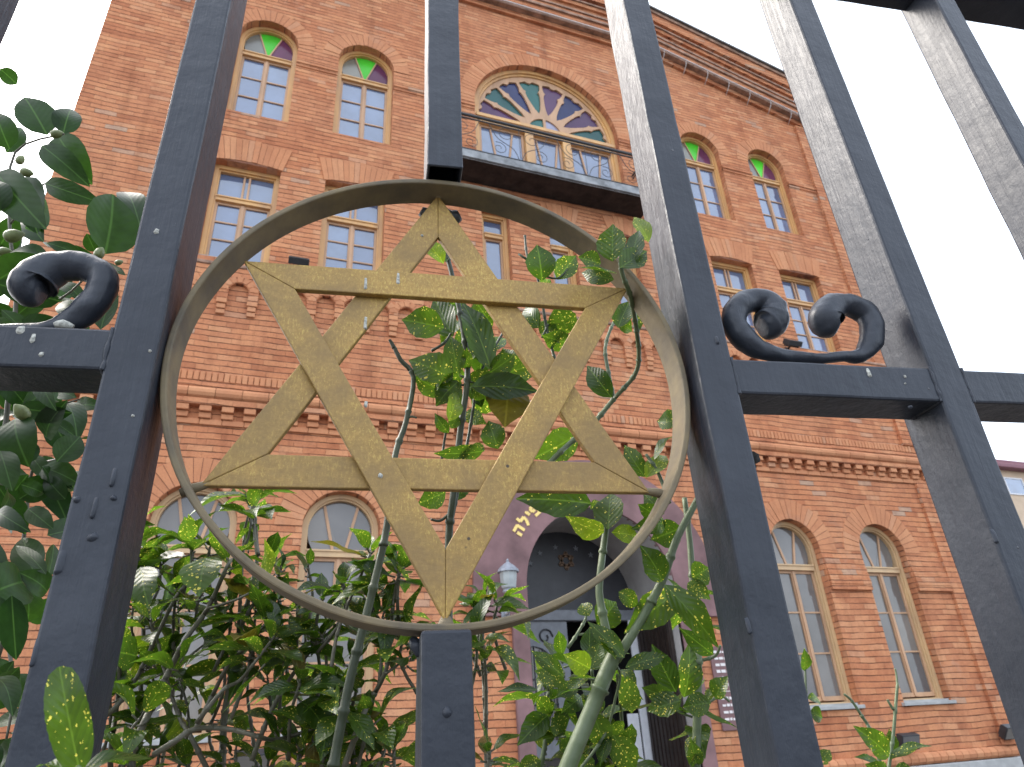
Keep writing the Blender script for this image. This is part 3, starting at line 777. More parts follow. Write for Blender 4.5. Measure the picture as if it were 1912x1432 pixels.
# balcony
def balcony():
    cx, hw = X(.505)*.93, 1.80; cx = 3.83
    yf = YW-.50; zt, zb = 1.5+.9905*D+.17, 1.5+.9905*D-.01
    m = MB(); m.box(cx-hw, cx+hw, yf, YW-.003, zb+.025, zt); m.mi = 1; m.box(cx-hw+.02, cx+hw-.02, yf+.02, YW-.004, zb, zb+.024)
    b = m.build('balcony', [SLAB, UNDERSIDE], BLD, bevel=.006)
    m = MB(); zr = zt+.80
    for y, n_ in ((yf+.05, 1),):
        m.tube([(cx-hw+.04, y, zr), (cx+hw-.04, y, zr)], .026, 8, 1); m.tube([(cx-hw+.04, y, zr-.07), (cx+hw-.04, y, zr-.07)], .014, 6, 1); m.tube([(cx-hw+.04, y, zt+.06), (cx+hw-.04, y, zt+.06)], .012, 6, 1)
    for sx in (-1, 1):
        for z_, r_ in ((zr, .019), (zr-.07, .010), (zt+.06, .012)): m.tube([(cx+sx*(hw-.04), yf+.05, z_), (cx+sx*(hw-.04), YW, z_)], r_, 6, 1)
        m.tube([(cx+sx*(hw-.04), yf+.05, zt), (cx+sx*(hw-.04), yf+.05, zr)], .014, 6, 1)
    m.build('balcony_rail', IRON, b, smooth=True)
    m = MB(); nseg = 3; W_ = (2*hw-.08)/nseg; y = yf+.05
    for i in range(nseg):
        c_ = cx-hw+.04+W_*(i+.5); zm = (zr-.07+zt+.06)/2; hh = (zr-.07-zt-.06)/2
        for s_ in (-1, 1):
            # big S-scrolls of thin wire
            m.tube([(c_+s_*W_*.48, y, zt+.06), (c_+s_*W_*.40, y, zm-.12), (c_+s_*W_*.18, y, zm+.05), (c_+s_*W_*.07, y, zr-.09)], .006, 5, 5)
            cxx, czz = c_+s_*W_*.31, zm+hh*.48
            m.tube([(cxx+(.19-.012*k)*cos(k*.7+1)*.8, y, czz+(.19-.012*k)*sin(k*.7+1)*.8) for k in range(13)], .0050, 5, 2)
            cxx, czz = c_+s_*W_*.20, zm-hh*.5
            m.tube([(cxx+(.17-.011*k)*cos(-k*.7+2)*.8, y, czz+(.17-.011*k)*sin(-k*.7+2)*.8) for k in range(13)], .0050, 5, 2)
    for k in range(nseg+1):
        x_ = cx-hw+.04+W_*k; m.tube([(x_, y, zt), (x_, y, zr)], .005, 5, 1)
    m.build('wrought_scrollwork', IRON, b, smooth=True)
balcony()

# portal
def portal():
    yp = YW-.06; R2 = PR+.66
    zi = 1.5+.166*7.8               # underside of the archivolt
    n = 40
    o = [(PCX+PR*cos(pi*k/n), PZS+PR*sin(pi*k/n)) for k in range(n+1)]
    outl = [(PCX+PR, zi), (PCX+R2, zi), (PCX+R2, PZS)]+[(PCX+R2*cos(pi*k/n), PZS+R2*sin(pi*k/n)) for k in range(1, n)]+[(PCX-R2, PZS), (PCX-R2, zi), (PCX-PR, zi)]+o[::-1]
    p = flat(outl, [], yp, YW+.02).build('portal_arch', MAUVE, BLD, bevel=.006)
    for s_ in (-1, 1):
        m = MB()
        x0, x1 = sorted((PCX+s_*(PR-.0), PCX+s_*(PR+.20)))
        m.box(x0, x1, yp+.01, YW+.02, .25, zi-.001)
        m.build('portal_jamb', MAUVE, BLD, bevel=.005)
    # deep reveal: arched tunnel
    m = MB(); N_ = 32; yb = 9.0
    prof = [(PCX+PR, .2), (PCX+PR, PZS)]+[(PCX+PR*cos(pi*k/N_), PZS+PR*sin(pi*k/N_)) for k in range(1, N_)]+[(PCX-PR, PZS), (PCX-PR, .2)]
    pr2 = [(PCX+(x-PCX)*1.05, PZS+(z-PZS)*1.05 if z > PZS else z) for x, z in prof]
    for i in range(len(prof)-1):
        a, b, c_, d = prof[i], prof[i+1], pr2[i+1], pr2[i]
        m.add([(a[0], yp+.03, a[1]), (b[0], yp+.03, b[1]), (b[0], yb, b[1]), (a[0], yb, a[1]), (d[0], yp+.03, d[1]), (c_[0], yp+.03, c_[1]), (c_[0], yb, c_[1]), (d[0], yb, d[1])],
              [(0, 1, 2, 3), (4, 7, 6, 5), (0, 4, 5, 1), (3, 2, 6, 7)])
    m.build('portal_reveal', GREYP, BLD)
    # tympanum
    zl = Z(.176)+.15
    ty = flat(arch(PCX, zl, PZS, PR+.03, 32), [], yb-.02, yb+.03).build('tympanum', TYMP, BLD)
    def star(m, x, z, r, y, w_):
        for f in (1, -1):
            P = [(x+r*sin(2*pi*k/3)*1, z+f*r*cos(2*pi*k/3)) for k in range(3)]
            for k in range(3): bar2(m, P[k], P[(k+1) % 3], w_, y-.02, y+.0)
    c_ = at(1057, 1047, yb-.03)
    m = MB(); star(m, c_.x, c_.z, .125, yb-.019, .03); m.build('star_relief', GILT, ty)
    for px, py in ((990, 1052), (1008, 1033), (1037, 1022), (1075, 1024), (1103, 1036), (1122, 1056)):
        q = at(px, py, yb-.03); m = MB()
        for k in range(5):
            a = pi/2+2*pi*k/5
            m.prism([(q.x+.045*cos(a), q.z+.045*sin(a)), (q.x+.018*cos(a+.6), q.z+.018*sin(a+.6)), (q.x, q.z), (q.x+.018*cos(a-.6), q.z+.018*sin(a-.6))][::-1], yb-.034, yb-.021)
        m.build('star_ornament', DOORG, ty)
    # lintel, doors
    m = MB(); m.box(PCX-PR+.002, PCX+PR-.002, yb-.10, yb+.05, zl-.14, zl); m.build('door_lintel', DOORG, BLD, bevel=.008)
    zt = zl-.14
    x0, x1 = PCX-PR, PCX-PR+.98
    ac, ar = (x0+x1)/2-.02, .30
    f = flat(rect(x0, x1, .3, zt), [arch(ac, 1.5, zt-.62, ar, 20), rect(ac-.3, ac+.3, .5, 1.3)], yb-.06, yb).build('entrance_door', DOORG, BLD, bevel=.004)
    pane('pane', arch(ac, 1.48, zt-.62, ar+.01, 20), GLASSL, yb-.02, f)
    m = MB(); m.box(ac-.31, ac+.31, yb-.03, yb-.015, .49, 1.31); m.build('door_panel', DOORD, f)
    m = MB()
    for k in range(5):
        x_ = ac-.24+.12*k; m.tube([(x_, yb-.075, 1.5), (x_, yb-.075, zt-.62+sqrt(max(.0, ar*ar-(x_-ac)**2)))], .010, 6, 1)
    for z_ in (1.9, 2.2): m.tube([(ac-ar, yb-.076, z_), (ac+ar, yb-.076, z_)], .010, 6, 1)
    for k in range(2):
        q = ac+(-.18 if k == 0 else .18)
        m.tube([(q+(.11-.008*j)*cos(j*.7), yb-.076, zt-.2+(.11-.008*j)*sin(j*.7)) for j in range(11)], .010, 6, 2)
    m.build('door_grille', IRON, f, smooth=True)
    # the right leaf stands open into the dark vestibule
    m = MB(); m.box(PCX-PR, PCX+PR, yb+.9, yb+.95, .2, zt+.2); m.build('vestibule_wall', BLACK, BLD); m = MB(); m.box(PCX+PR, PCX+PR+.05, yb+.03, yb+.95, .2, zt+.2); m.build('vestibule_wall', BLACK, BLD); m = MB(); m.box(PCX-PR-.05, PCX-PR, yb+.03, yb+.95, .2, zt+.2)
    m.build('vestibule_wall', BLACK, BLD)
    xr = PCX+PR
    m = MB(); m.box(xr-.16, xr-.03, yb-.14, yb-.10, .25, zt); m.build('door_post', WHITEP, BLD, bevel=.006)
    m = MB(); m.box(xr-.06, xr-.012, 8.03, yb-.15, .3, zt+.12)      # slatted leaf folded back against the reveal
    for k in range(9): m.box(xr-.075, xr-.06, 8.05+k*.09, 8.105+k*.09, .35, zt+.08)
    m.build('slatted_door_leaf', DOORD, BLD)
    m = MB(); m.box(xr-.36, xr-.2, yb-.16, yb-.145, 1.05, 1.75); m.build('paper_notice', WHITEP, BLD)
    # lettering along the arch: "beit tefila" in Hebrew, read from the right
    G = {'bet': [((-.4, .5), (.35, .5)), ((.3, .5), (.3, -.5)), ((-.45, -.5), (.5, -.5))],
         'yod': [((-.1, .5), (.15, .5)), ((.12, .5), (.12, .05))],
         'tav': [((-.45, .5), (.4, .5)), ((.38, .5), (.38, -.5)), ((-.3, .5), (-.3, -.45)), ((-.3, -.47), (-.5, -.5))],
         'pe': [((-.4, .5), (.35, .5)), ((.35, .5), (.35, -.5)), ((.38, -.5), (-.42, -.5)), ((-.38, .5), (-.38, .05)), ((-.38, .06), (.02, .06))],
         'lamed': [((-.3, .95), (-.3, .42)), ((-.3, .42), (.38, .42)), ((.35, .42), (.3, -.05)), ((.3, -.05), (-.05, -.55))],
         'he': [((-.45, .5), (.42, .5)), ((.38, .5), (.38, -.5)), ((-.32, .12), (-.32, -.5))]}
    seq = ['he', 'lamed', 'yod', 'pe', 'tav', None, 'tav', 'yod', 'bet']      # left to right along the arch
    wd = {'yod': .6, 'lamed': .95, None: .9}
    a = radians(151.5); rr = PR+.25; h = .112
    for g in seq:
        st = wd.get(g, 1.12)*h*1.18/rr
        a -= st/2
        if g:
            m = MB(); ox, oz = PCX+rr*cos(a), PZS+rr*sin(a); c0, s0 = cos(a-pi/2), sin(a-pi/2)
            for p_, q_ in G[g]:
                tr = lambda u: (ox+(u[0]*c0-u[1]*s0)*h, oz+(u[0]*s0+u[1]*c0)*h)
                bar2(m, tr(p_), tr(q_), .038, yp-.010-.001*random.random(), yp+.002)
            m.build('hebrew_letter', LETTER, p)
        a -= st/2
portal()

# things fixed to the facade
def lantern(x, z, y, label):
    r = empty('wall_lantern', (x, y, z), label=label, cat='lantern')
    def lathe(name, prof, mat, n=8, yo=-.17):
        m = MB(); k = len(prof)
        vs = [(x+r_*cos(2*pi*j/n), y+yo+r_*sin(2*pi*j/n), z+h_) for r_, h_ in prof for j in range(n)]
        m.add(vs, [(i*n+j, i*n+(j+1) % n, (i+1)*n+(j+1) % n, (i+1)*n+j) for i in range(k-1) for j in range(n)])
        return m.build(name, mat, r, smooth=False)
    lathe('lamp_glass', [(.05, 0), (.085, .03), (.098, .12), (.105, .21)], LAMPG, 10)
    lathe('lamp_roof', [(.005, .21), (.128, .208), (.122, .235), (.085, .275), (.04, .31), (.015, .33), (.02, .345), (.0, .37)], LAMPM, 12)
    lathe('lamp_base', [(.0, -.07), (.02, -.06), (.05, -.03), (.075, -.015), (.075, 0), (.06, .02)], LAMPM, 12)
    m = MB(); m.tube([(x, y, z-.20), (x, y-.08, z-.24), (x, y-.15, z-.19), (x, y-.17, z-.06)], [.02, .017, .015, .018], 8, 4); m.box(x-.05, x+.05, y-.015, y, z-.30, z-.08)
    m.build('bracket', LAMPM, r, smooth=True)
q = at(952, 1102, YW-.26)
lantern(q.x, q.z, YW-.06, 'pale grey glass lantern on the mauve portal wall, left of the dark archway')
def flood(px, py, y, label, w_=.26, tilt=-50):
    q = at(px, py, y); r = empty('floodlight', (q.x, YW, q.z), label=label, cat='floodlight', group='floodlights on the brick facade')
    rot = Matrix.Rotation(radians(tilt), 3, 'X'); c_ = Vector((q.x, y, q.z))
    m = MB(); m.box(q.x-w_/2, q.x+w_/2, y-.045, y+.045, q.z-.09, q.z+.09, rot, c_)
    for k in range(5): m.box(q.x-w_/2+.02+k*(w_-.07)/4, q.x-w_/2+.03+k*(w_-.07)/4, y+.045, y+.07, q.z-.07, q.z+.07, rot, c_)
    m.build('lamp_housing', FLOODM, r, bevel=.006)
    m = MB(); m.box(q.x-w_/2+.015, q.x+w_/2-.015, y-.049, y-.045, q.z-.075, q.z+.075, rot, c_); m.build('lamp_glass', GLASSL, r)
    m = MB(); m.tube([(q.x, y+.02, q.z), (q.x, YW+.0, q.z-.06)], .016, 6, 1); m.box(q.x-.04, q.x+.04, YW-.02, YW, q.z-.11, q.z-.01); m.build('bracket', FLOODM, r)
flood(558, 487, YW-.16, 'small black floodlight beneath the first-floor windows, at the left above the ring')
flood(1480, 640, YW-.16, 'dark floodlight behind the twin iron scrolls, under the rightmost first-floor window')
flood(1696, 1384, YW-.14, 'black floodlight low on the wall, half hidden behind the small spotted plant at the right', .3, 20)
flood(1885, 1366, YW-.14, 'black floodlight tilted upward at the bottom right corner of the facade', .26, 35)
flood(470, 1420, YW-.14, 'black floodlight low behind the spotted shrub at the left', .3, 35)
def plaque():
    a = at(1338, 1290, YW-.03); b = at(1400, 1362, YW-.03); x0 = a.x; x1 = x0+.62; z0 = b.z; z1 = z0+.95
    r = empty('wall_plaque', (x0, YW, z0), label='brown plaque with white lines of text, right of the entrance', cat='sign')
    m = MB(); m.box(x0, x1, YW-.03, YW-.001, z0, z1); m.build('plaque_board', PLAQ, r, bevel=.004)
    m = MB(); rng = random.Random(3)
    for k in range(11):
        zz = z1-.08-k*.076; xx = x0+.05
        if k == 6:
            m.box(x0+.05, x1-.05, YW-.034, YW-.029, zz+.012, zz+.02); continue
        end = x1-.05-rng.uniform(0, .16)
        while xx < end:
            l_ = rng.uniform(.02, .07); m.box(xx, min(xx+l_, end), YW-.034, YW-.029, zz, zz+.034*rng.uniform(.7, 1)); xx += l_+.014
    m.build('text_lines', PLAQT, r)
plaque()

# the neighbour at the far right
def neighbour():
    Yn = 26; a = at(1872, 868, Yn); b = at(2300, 868, Yn); x0 = a.x-2.5; zt = a.z
    r = empty('beige_house', (x0, Yn, 0), label='beige rendered house with purple roof edge at the far right', cat='building')
    m = MB(); m.box(x0, x0+14, Yn, Yn+8, 0, zt-.35); m.build('wall', BEIGE, r)
    m = MB(); m.box(x0-.3, x0+14.3, Yn-.5, Yn+8.3, zt-.35, zt-.1); m.prism([(x0-.3, zt-.1), (x0+14.3, zt-.1), (x0+12, zt+.6), (x0+2, zt+.6)], Yn+.5, Yn+8); m.build('roof', ROOFR, r, bevel=.03)
    q = at(1880, 900, Yn)
    for k in range(4):
        x_ = q.x-.2+k*2.6
        w_ = flat(rect(x_, x_+1.5, q.z-.75, q.z+.28), [rect(x_+.07, x_+1.43, q.z-.68, q.z+.2)], Yn-.05, Yn+.01).build('window', WHITEP, r)
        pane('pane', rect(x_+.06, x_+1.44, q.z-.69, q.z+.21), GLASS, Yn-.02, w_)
neighbour()

# ------------------------------------------------------------------ the iron fence
FENCE = empty('iron_fence', FROOT, YAW, label='blue-grey painted iron fence with square posts, scrolls and a gold six-pointed star in a ring', cat='fence')
E0 = 1.5
def fpart(m, name, mat, par=FENCE, **k): return m.build(name, mat, par, local=True, **k)
W_, DP = .04, .061
def wobble(o, amp=.0010, sc=13):
    for v in o.data.vertices:
        n_ = noise.noise_vector(v.co*sc); v.co += n_*amp
def longbox(x0, x1, y0, y1, z0, z1, axis='z', n=70):
    m = MB()
    for i in range(n):
        if axis == 'z': a, b = z0+(z1-z0)*i/n, z0+(z1-z0)*(i+1)/n; ring = [(x0, y0), (x1, y0), (x1, y1), (x0, y1)]
    vs, fs = [], []
    for i in range(n+1):
        t = i/n
        for (p, q) in ([(x0, y0), (x1, y0), (x1, y1), (x0, y1)] if axis == 'z' else [(y0, z0), (y1, z0), (y1, z1), (y0, z1)]):
            vs.append((p, q, z0+(z1-z0)*t) if axis == 'z' else (x0+(x1-x0)*t, p, q))
    for i in range(n):
        for k in range(4): fs.append((i*4+k, i*4+(k+1) % 4, (i+1)*4+(k+1) % 4, (i+1)*4+k))
    fs += [(3, 2, 1, 0), tuple(n*4+k for k in range(4))]
    m.add(vs, fs); return m
POSTS = [-.495, -.2351, .3180, .5962, .8787, 1.161]
for u in POSTS:
    o = fpart(longbox(u, u+W_, 0, DP, .08, 2.72), 'post', PAINT, bevel=.0028, segs=2); wobble(o)
ZM0, ZM1 = E0+.3027, E0+.3435
ZT0 = E0+1.101
def rail(u0, u1, z0, z1, d=.052): o = fpart(longbox(u0-.001, u1+.001, .0015, d, z0, z1, 'x', 18), 'rail', PAINT, bevel=.0026, segs=2); wobble(o)
for a, b in ((0, 1), (2, 3), (3, 4), (4, 5)): rail(POSTS[a]+W_, POSTS[b], ZM0, ZM1)
for a, b in ((0, 1), (2, 3), (3, 4), (4, 5)): rail(POSTS[a]+W_, POSTS[b], ZT0, ZT0+.05, .055)
rail(POSTS[1]+W_, .0414, ZT0, ZT0+.05, .055); rail(.0814, POSTS[2], ZT0, ZT0+.05, .055)
for a, b in ((0, 1), (1, 2), (2, 3), (3, 4), (4, 5)): rail(POSTS[a]+W_, POSTS[b], .16, .21, .055)
for u, sgn in ((POSTS[1], -1), (POSTS[2]+W_, 1), (POSTS[3], -1), (POSTS[3]+W_, 1)):
    m = MB(); m.tube([(u+sgn*.0005+random.uniform(-.0006, .0006), .0012, ZM0-.001+(ZM1-ZM0+.002)*k/9) for k in range(10)], [random.uniform(.0012, .0026) for k in range(10)], 7, 3)
    fpart(m, 'weld_bead', PAINT, smooth=True)
    m = MB(); m.tube([(u+sgn*.0006, .004+.044*k/9, ZM0+random.uniform(-.0006, .0006)) for k in range(10)], [random.uniform(.0012, .0028) for k in range(10)], 7, 3)
    fpart(m, 'weld_bead', PAINT, smooth=True)
# the hollow picket that stops above the ring, and the stub that carries it
m = MB(); zb = E0+.5755; u0, u1 = .0418, .0812; tk = .0032
o_ = [(u0, 0), (u1, 0), (u1, DP), (u0, DP)]; i_ = [(u0+tk, tk), (u1-tk, tk), (u1-tk, DP-tk), (u0+tk, DP-tk)]
n = 24; vs, fs = [], []
for k in range(n+1):
    for p in o_: vs.append((*p, zb+(2.72-zb)*k/n))
for k in range(n):
    for j in range(4): fs.append((k*4+j, k*4+(j+1) % 4, (k+1)*4+(j+1) % 4, (k+1)*4+j))
fs.append(tuple(n*4+k for k in range(4)))
b_ = len(vs)
for p in i_: vs.append((*p, zb))
for p in i_: vs.append((*p, zb+.25))
for j in range(4): fs.append((j, b_+j, b_+(j+1) % 4, (j+1) % 4)); fs.append((b_+j, b_+4+j, b_+4+(j+1) % 4, b_+(j+1) % 4))
fs.append((b_+4, b_+5, b_+6, b_+7))
m.add(vs, fs); o = fpart(m, 'post', PAINT, bevel=.0010, segs=1); wobble(o)
o = fpart(longbox(.0380, .0785, 0, DP, .08, E0+.0825), 'post', PAINT, bevel=.0028, segs=2); wobble(o)
# ring
RCX, RCZ, RX, RZ = .0590, E0+.3262, .2535, .2437
RD0, RD1, RT = .016, .051, .0062
def make_ring():
    m = MB(); n = 144; vs = []
    for k in range(n):
        a = 2*pi*k/n; c_, s_ = cos(a), sin(a)
        w1 = .0008*noise.noise(Vector((c_*3, s_*3, 1)))
        for (t, d) in ((0, RD0), (0, RD1), (RT, RD1), (RT, RD0)):
            vs.append((RCX+(RX-t+w1)*c_, d+w1, RCZ+(RZ-t+w1)*s_))
    fs = [(k*4+j, k*4+(j+1) % 4, ((k+1) % n)*4+(j+1) % 4, ((k+1) % n)*4+j) for k in range(n) for j in range(4)]
    m.add(vs, fs)
    return fpart(m, 'emblem_ring', RINGM, bevel=.0016, segs=2, smooth=False)
RING = make_ring()
# black weld stubs above, beside and below the ring
m = MB(); zr = RCZ+RZ
m.box(.046, .077, .030, .056, zr-.004, zr+.012); fpart(m, 'weld_block', FLOODM, bevel=.003)
m = MB(); m.tube([(.038, .057, zr-.012), (.050, .060, zr-.016), (.062, .058, zr-.010), (.073, .060, zr-.017), (.083, .058, zr-.013)], [.006, .009, .006, .010, .007], 8, 3); fpart(m, 'weld_bead', FLOODM, smooth=True)
m = MB(); m.tube([(.033, .034, E0+.080), (.036, .03, E0+.074), (.039, .03, E0+.066)], [.003, .0055, .003], 8, 3); fpart(m, 'weld_bead', PAINT, smooth=True)
# star: two mitred triangles, the down-pointing one in front
def triangle(pix, d0, d1, bw):
    P = [fpt(px, py, d0) for px, py in pix]; c_ = (P[0]+P[1]+P[2])/3
    def inset(i):
        a, b, c2 = P[i-1], P[i], P[(i+1) % 3]
        e1, e2 = (a-b).normalized(), (c2-b).normalized(); an = e1.angle(e2)
        return b+(e1+e2).normalized()*(bw/sin(an/2))
    I = [inset(i) for i in range(3)]
    m = MB()
    for i in range(3):
        j = (i+1) % 3; n_ = 10
        vs, fs = [], []
        for k in range(n_+1):
            t = k/n_; oo = P[i].lerp(P[j], t); ii = I[i].lerp(I[j], t)
            for q, d in ((oo, d0), (ii, d0), (ii, d1), (oo, d1)): vs.append((q.x, d, q.z))
        for k in range(n_):
            for l_ in range(4): fs.append((k*4+l_, k*4+(l_+1) % 4, (k+1)*4+(l_+1) % 4, (k+1)*4+l_))
        fs += [(0, 1, 2, 3), tuple(n_*4+k for k in (3, 2, 1, 0))]
        m.add(vs, fs)
    o = fpart(m, 'star_triangle', GOLD, RING, bevel=.0011, segs=2)
    wobble(o, .0005, 14); return o
T1 = triangle([(818, 363), (1214, 920), (372, 907)], .0385, .046, .0308)
T2 = triangle([(455, 486), (832, 1162), (1172, 538)], .031, .0384, .0308)
m = MB(); p = fpt(368, 908, .041); m.tube([(p.x+.010, .042, p.z+.003), (p.x-.004, .042, p.z-.002), (p.x-.013, .042, p.z-.006)], [.003, .0048, .004], 8, 3); m.build('weld_bead', RINGM, RING, local=True, smooth=True)
m = MB(); p = fpt(1216, 920, .041); m.tube([(p.x-.006, .042, p.z+.002), (p.x+.008, .042, p.z-.0), (p.x+.020, .042, p.z-.004)], [.003, .0048, .004], 8, 3); m.build('weld_bead', RINGM, RING, local=True, smooth=True)
m = MB(); p = fpt(832, 1160, .036); m.tube([(p.x, .036, p.z+.004), (p.x, .036, p.z-.010)], [.004, .011], 8, 1); m.build('weld_bead', RINGM, RING, local=True, smooth=True)
m = MB(); p = fpt(818, 366, .040); m.tube([(p.x, .040, p.z-.004), (p.x, .040, p.z+.008)], [.004, .009], 8, 1); m.build('weld_bead', RINGM, RING, local=True, smooth=True)
# scrolls forged from round bar
def scroll(du=0, dz=0):
    z = lambda x, y: (1272+x/2.983, 480+y/2.983)
    left = [(900, 558), (700, 562), (540, 548), (410, 500), (325, 430), (293, 350), (320, 278), (392, 240), (462, 252), (502, 300), (504, 348), (478, 380), (452, 388)]
    rl = [27, 30, 42, 60, 68, 70, 68, 66, 74, 88, 98, 88, 46]
    right = [(700, 562), (900, 560), (1000, 545), (1058, 470), (1060, 380), (1022, 310), (945, 272), (865, 268), (815, 305), (806, 350), (830, 380), (856, 388)]
    rr = [30, 30, 44, 64, 68, 66, 66, 72, 88, 100, 90, 46]
    k = 1/2.983/FPX*.79
    m = MB()
    for pts, rad in ((left, rl), (right, rr)):
        P = []
        for i, p in enumerate(pts):
            q = fpt(*z(*p), .028); P.append((q.x+du, .028, q.z+dz))
        m.tube(P, [r_*k for r_ in rad], 20, 7)
    o = fpart(m, 'scroll', PAINT, smooth=True)
    for v in o.data.vertices: v.co += noise.noise_vector(v.co*48)*.0017+noise.noise_vector(v.co*120)*.0010
    return o
scroll()
rr_ = fpt(1649, 620, .028); ll_ = fpt(216, 545, .028)
scroll(ll_.x-rr_.x, fpt(120, 476, .028).z-fpt(1565, 553, .028).z)
# paint blisters on the near post and bird droppings
def blob(m, px, py, d, r, l_=0, h=.0012):
    p = fpt(px, py, d); n = 10; R_ = r/FPX*(HF+d); Lz = l_/FPX*(HF+d)*1.15
    vs = [(p.x, d-h, p.z)]+[(p.x+R_*cos(2*pi*k/n)*(1+.25*random.uniform(-1, 1)), d+.0006, p.z+R_*sin(2*pi*k/n)*(1+.2*random.uniform(-1, 1))+(Lz if 0 < k < n/2 else 0)) for k in range(n)]
    vs2 = [(p.x+(v[0]-p.x)*.6, d-h*.8, p.z+(v[2]-p.z)*.62) for v in vs[1:]]
    m.add(vs+vs2, [(0, n+1+k, n+1+(k+1) % n) for k in range(n)]+[(n+1+k, 1+k, 1+(k+1) % n, n+1+(k+1) % n) for k in range(n)])
for px, py, r, l_, d, par in ((682, 538, 4, 26, .031, RING), (743, 528, 4, 24, .031, RING), (682, 612, 4.5, 26, .0385, RING), (710, 888, 5.5, 0, .031, RING), (683, 757, 4, 6, .031, RING), (788, 440, 4, 0, .0385, RING)):
    m = MB(); blob(m, px, py, d, r, l_); m.build('bird_dropping', DROP, par, local=True, smooth=True)
for px, py, r, l_, d in ((38, 617, 10, 2, .0015), (60, 636, 5, 12, .0015), (77, 662, 5, 2, .0015), (1624, 700, 6, 12, .0015), (1690, 704, 3.5, 3, .0015), (1690, 716, 2.5, 0, .0015), (292, 433, 6, 4, 0), (248, 776, 3, 0, 0), (280, 655, 4, 0, 0)):
    m = MB(); blob(m, px, py, d, r, l_); fpart(m, 'bird_dropping', DROP, smooth=True)
m = MB(); p = fpt(118, 611, .012); m.tube([(p.x-.006, .01, p.z), (p.x, .01, p.z+.002), (p.x+.008, .012, p.z)], [.003, .0045, .003], 8, 2); fpart(m, 'bird_dropping', DROP, smooth=True)
for px, py, r, l_ in ((143, 933, 7, 0), (212, 930, 6, 0), (208, 905, 4, 26), (173, 1003, 9, 0), (172, 965, 4, 30), (108, 1065, 7, 26), (60, 1240, 5, 30), (835, 1330, 9, 0), (1400, 1180, 5, 20), (1700, 760, 5, 0), (1860, 1010, 6, 20), (1340, 640, 5, 14)):
    m = MB(); blob(m, px, py, 0, r, l_, .0022); fpart(m, 'paint_blister', PAINT, smooth=True)

# ------------------------------------------------------------------ plants
def leaf(m, B, T, width, face=None, roll=0, curl=.12, fold=.25, round_=False, serr=.0, rows=10, blunt=False):
    """leaf blade from base B to tip T (fence axes); face = direction its upper side looks"""
    ax = T-B; Ln = ax.length
    if Ln < 1e-5: return
    y = ax/Ln
    f = Vector(face) if face is not None else ((Vector((0, -HF, 1.5))-B).normalized()+Vector((random.uniform(-.35, .35), 0, random.uniform(-.1, .45))))
    f = f-y*f.dot(y)
    f = f.normalized() if f.length > 1e-4 else y.orthogonal().normalized()
    f = Matrix.Rotation(roll, 3, y) @ f
    x = y.cross(f)
    us = (-1, -.55, 0, .55, 1); vs, uvs, fs = [], [], []
    wob = random.uniform(0, 6)
    for i in range(rows+1):
        t = i/rows
        if round_: wf = sin(pi*min(1, t**.80))**.62 if 0 < t < 1 else 0
        else: wf = sin(pi*t**.82)**.85 if 0 < t < 1 else 0
        if t > .75: wf *= 1-.55*((t-.75)/.25)**1.3*(.5 if round_ else 1)
        if blunt: wf = max(.0, 1-abs(2*t**.9-1.08)**2.6)**.6 if t < .999 else .12
        wf = max(wf, .035)
        sr = 1+(serr*(1 if i % 2 else -1) if .35 < t < .95 else 0)
        bend = curl*Ln*(sin(pi*t)*.5-t*t*.6)
        for u in us:
            wv = .035*Ln*sin(t*9+wob)*abs(u)*wf*(.4 if round_ else 1)
            h = bend+abs(u)*wf*width*.5*fold+wv
            e = sr if abs(u) == 1 else 1
            p = B+y*(t*Ln)+x*(u*e*wf*width*.5)+f*h
            vs.append(p); uvs.append((u*.5*wf+.5, t))
    k = len(us)
    for i in range(rows):
        for j in range(k-1): fs.append((i*k+j, i*k+j+1, (i+1)*k+j+1, (i+1)*k+j))
    m.add(vs, fs, uvs)
def plant(name, label, cat, base, group=None):
    return empty(name, RG @ (Vector((base[0], base[1]+HF, 0)))+Vector((0, 0, .06)), YAW, label=label, cat=cat, group=group)
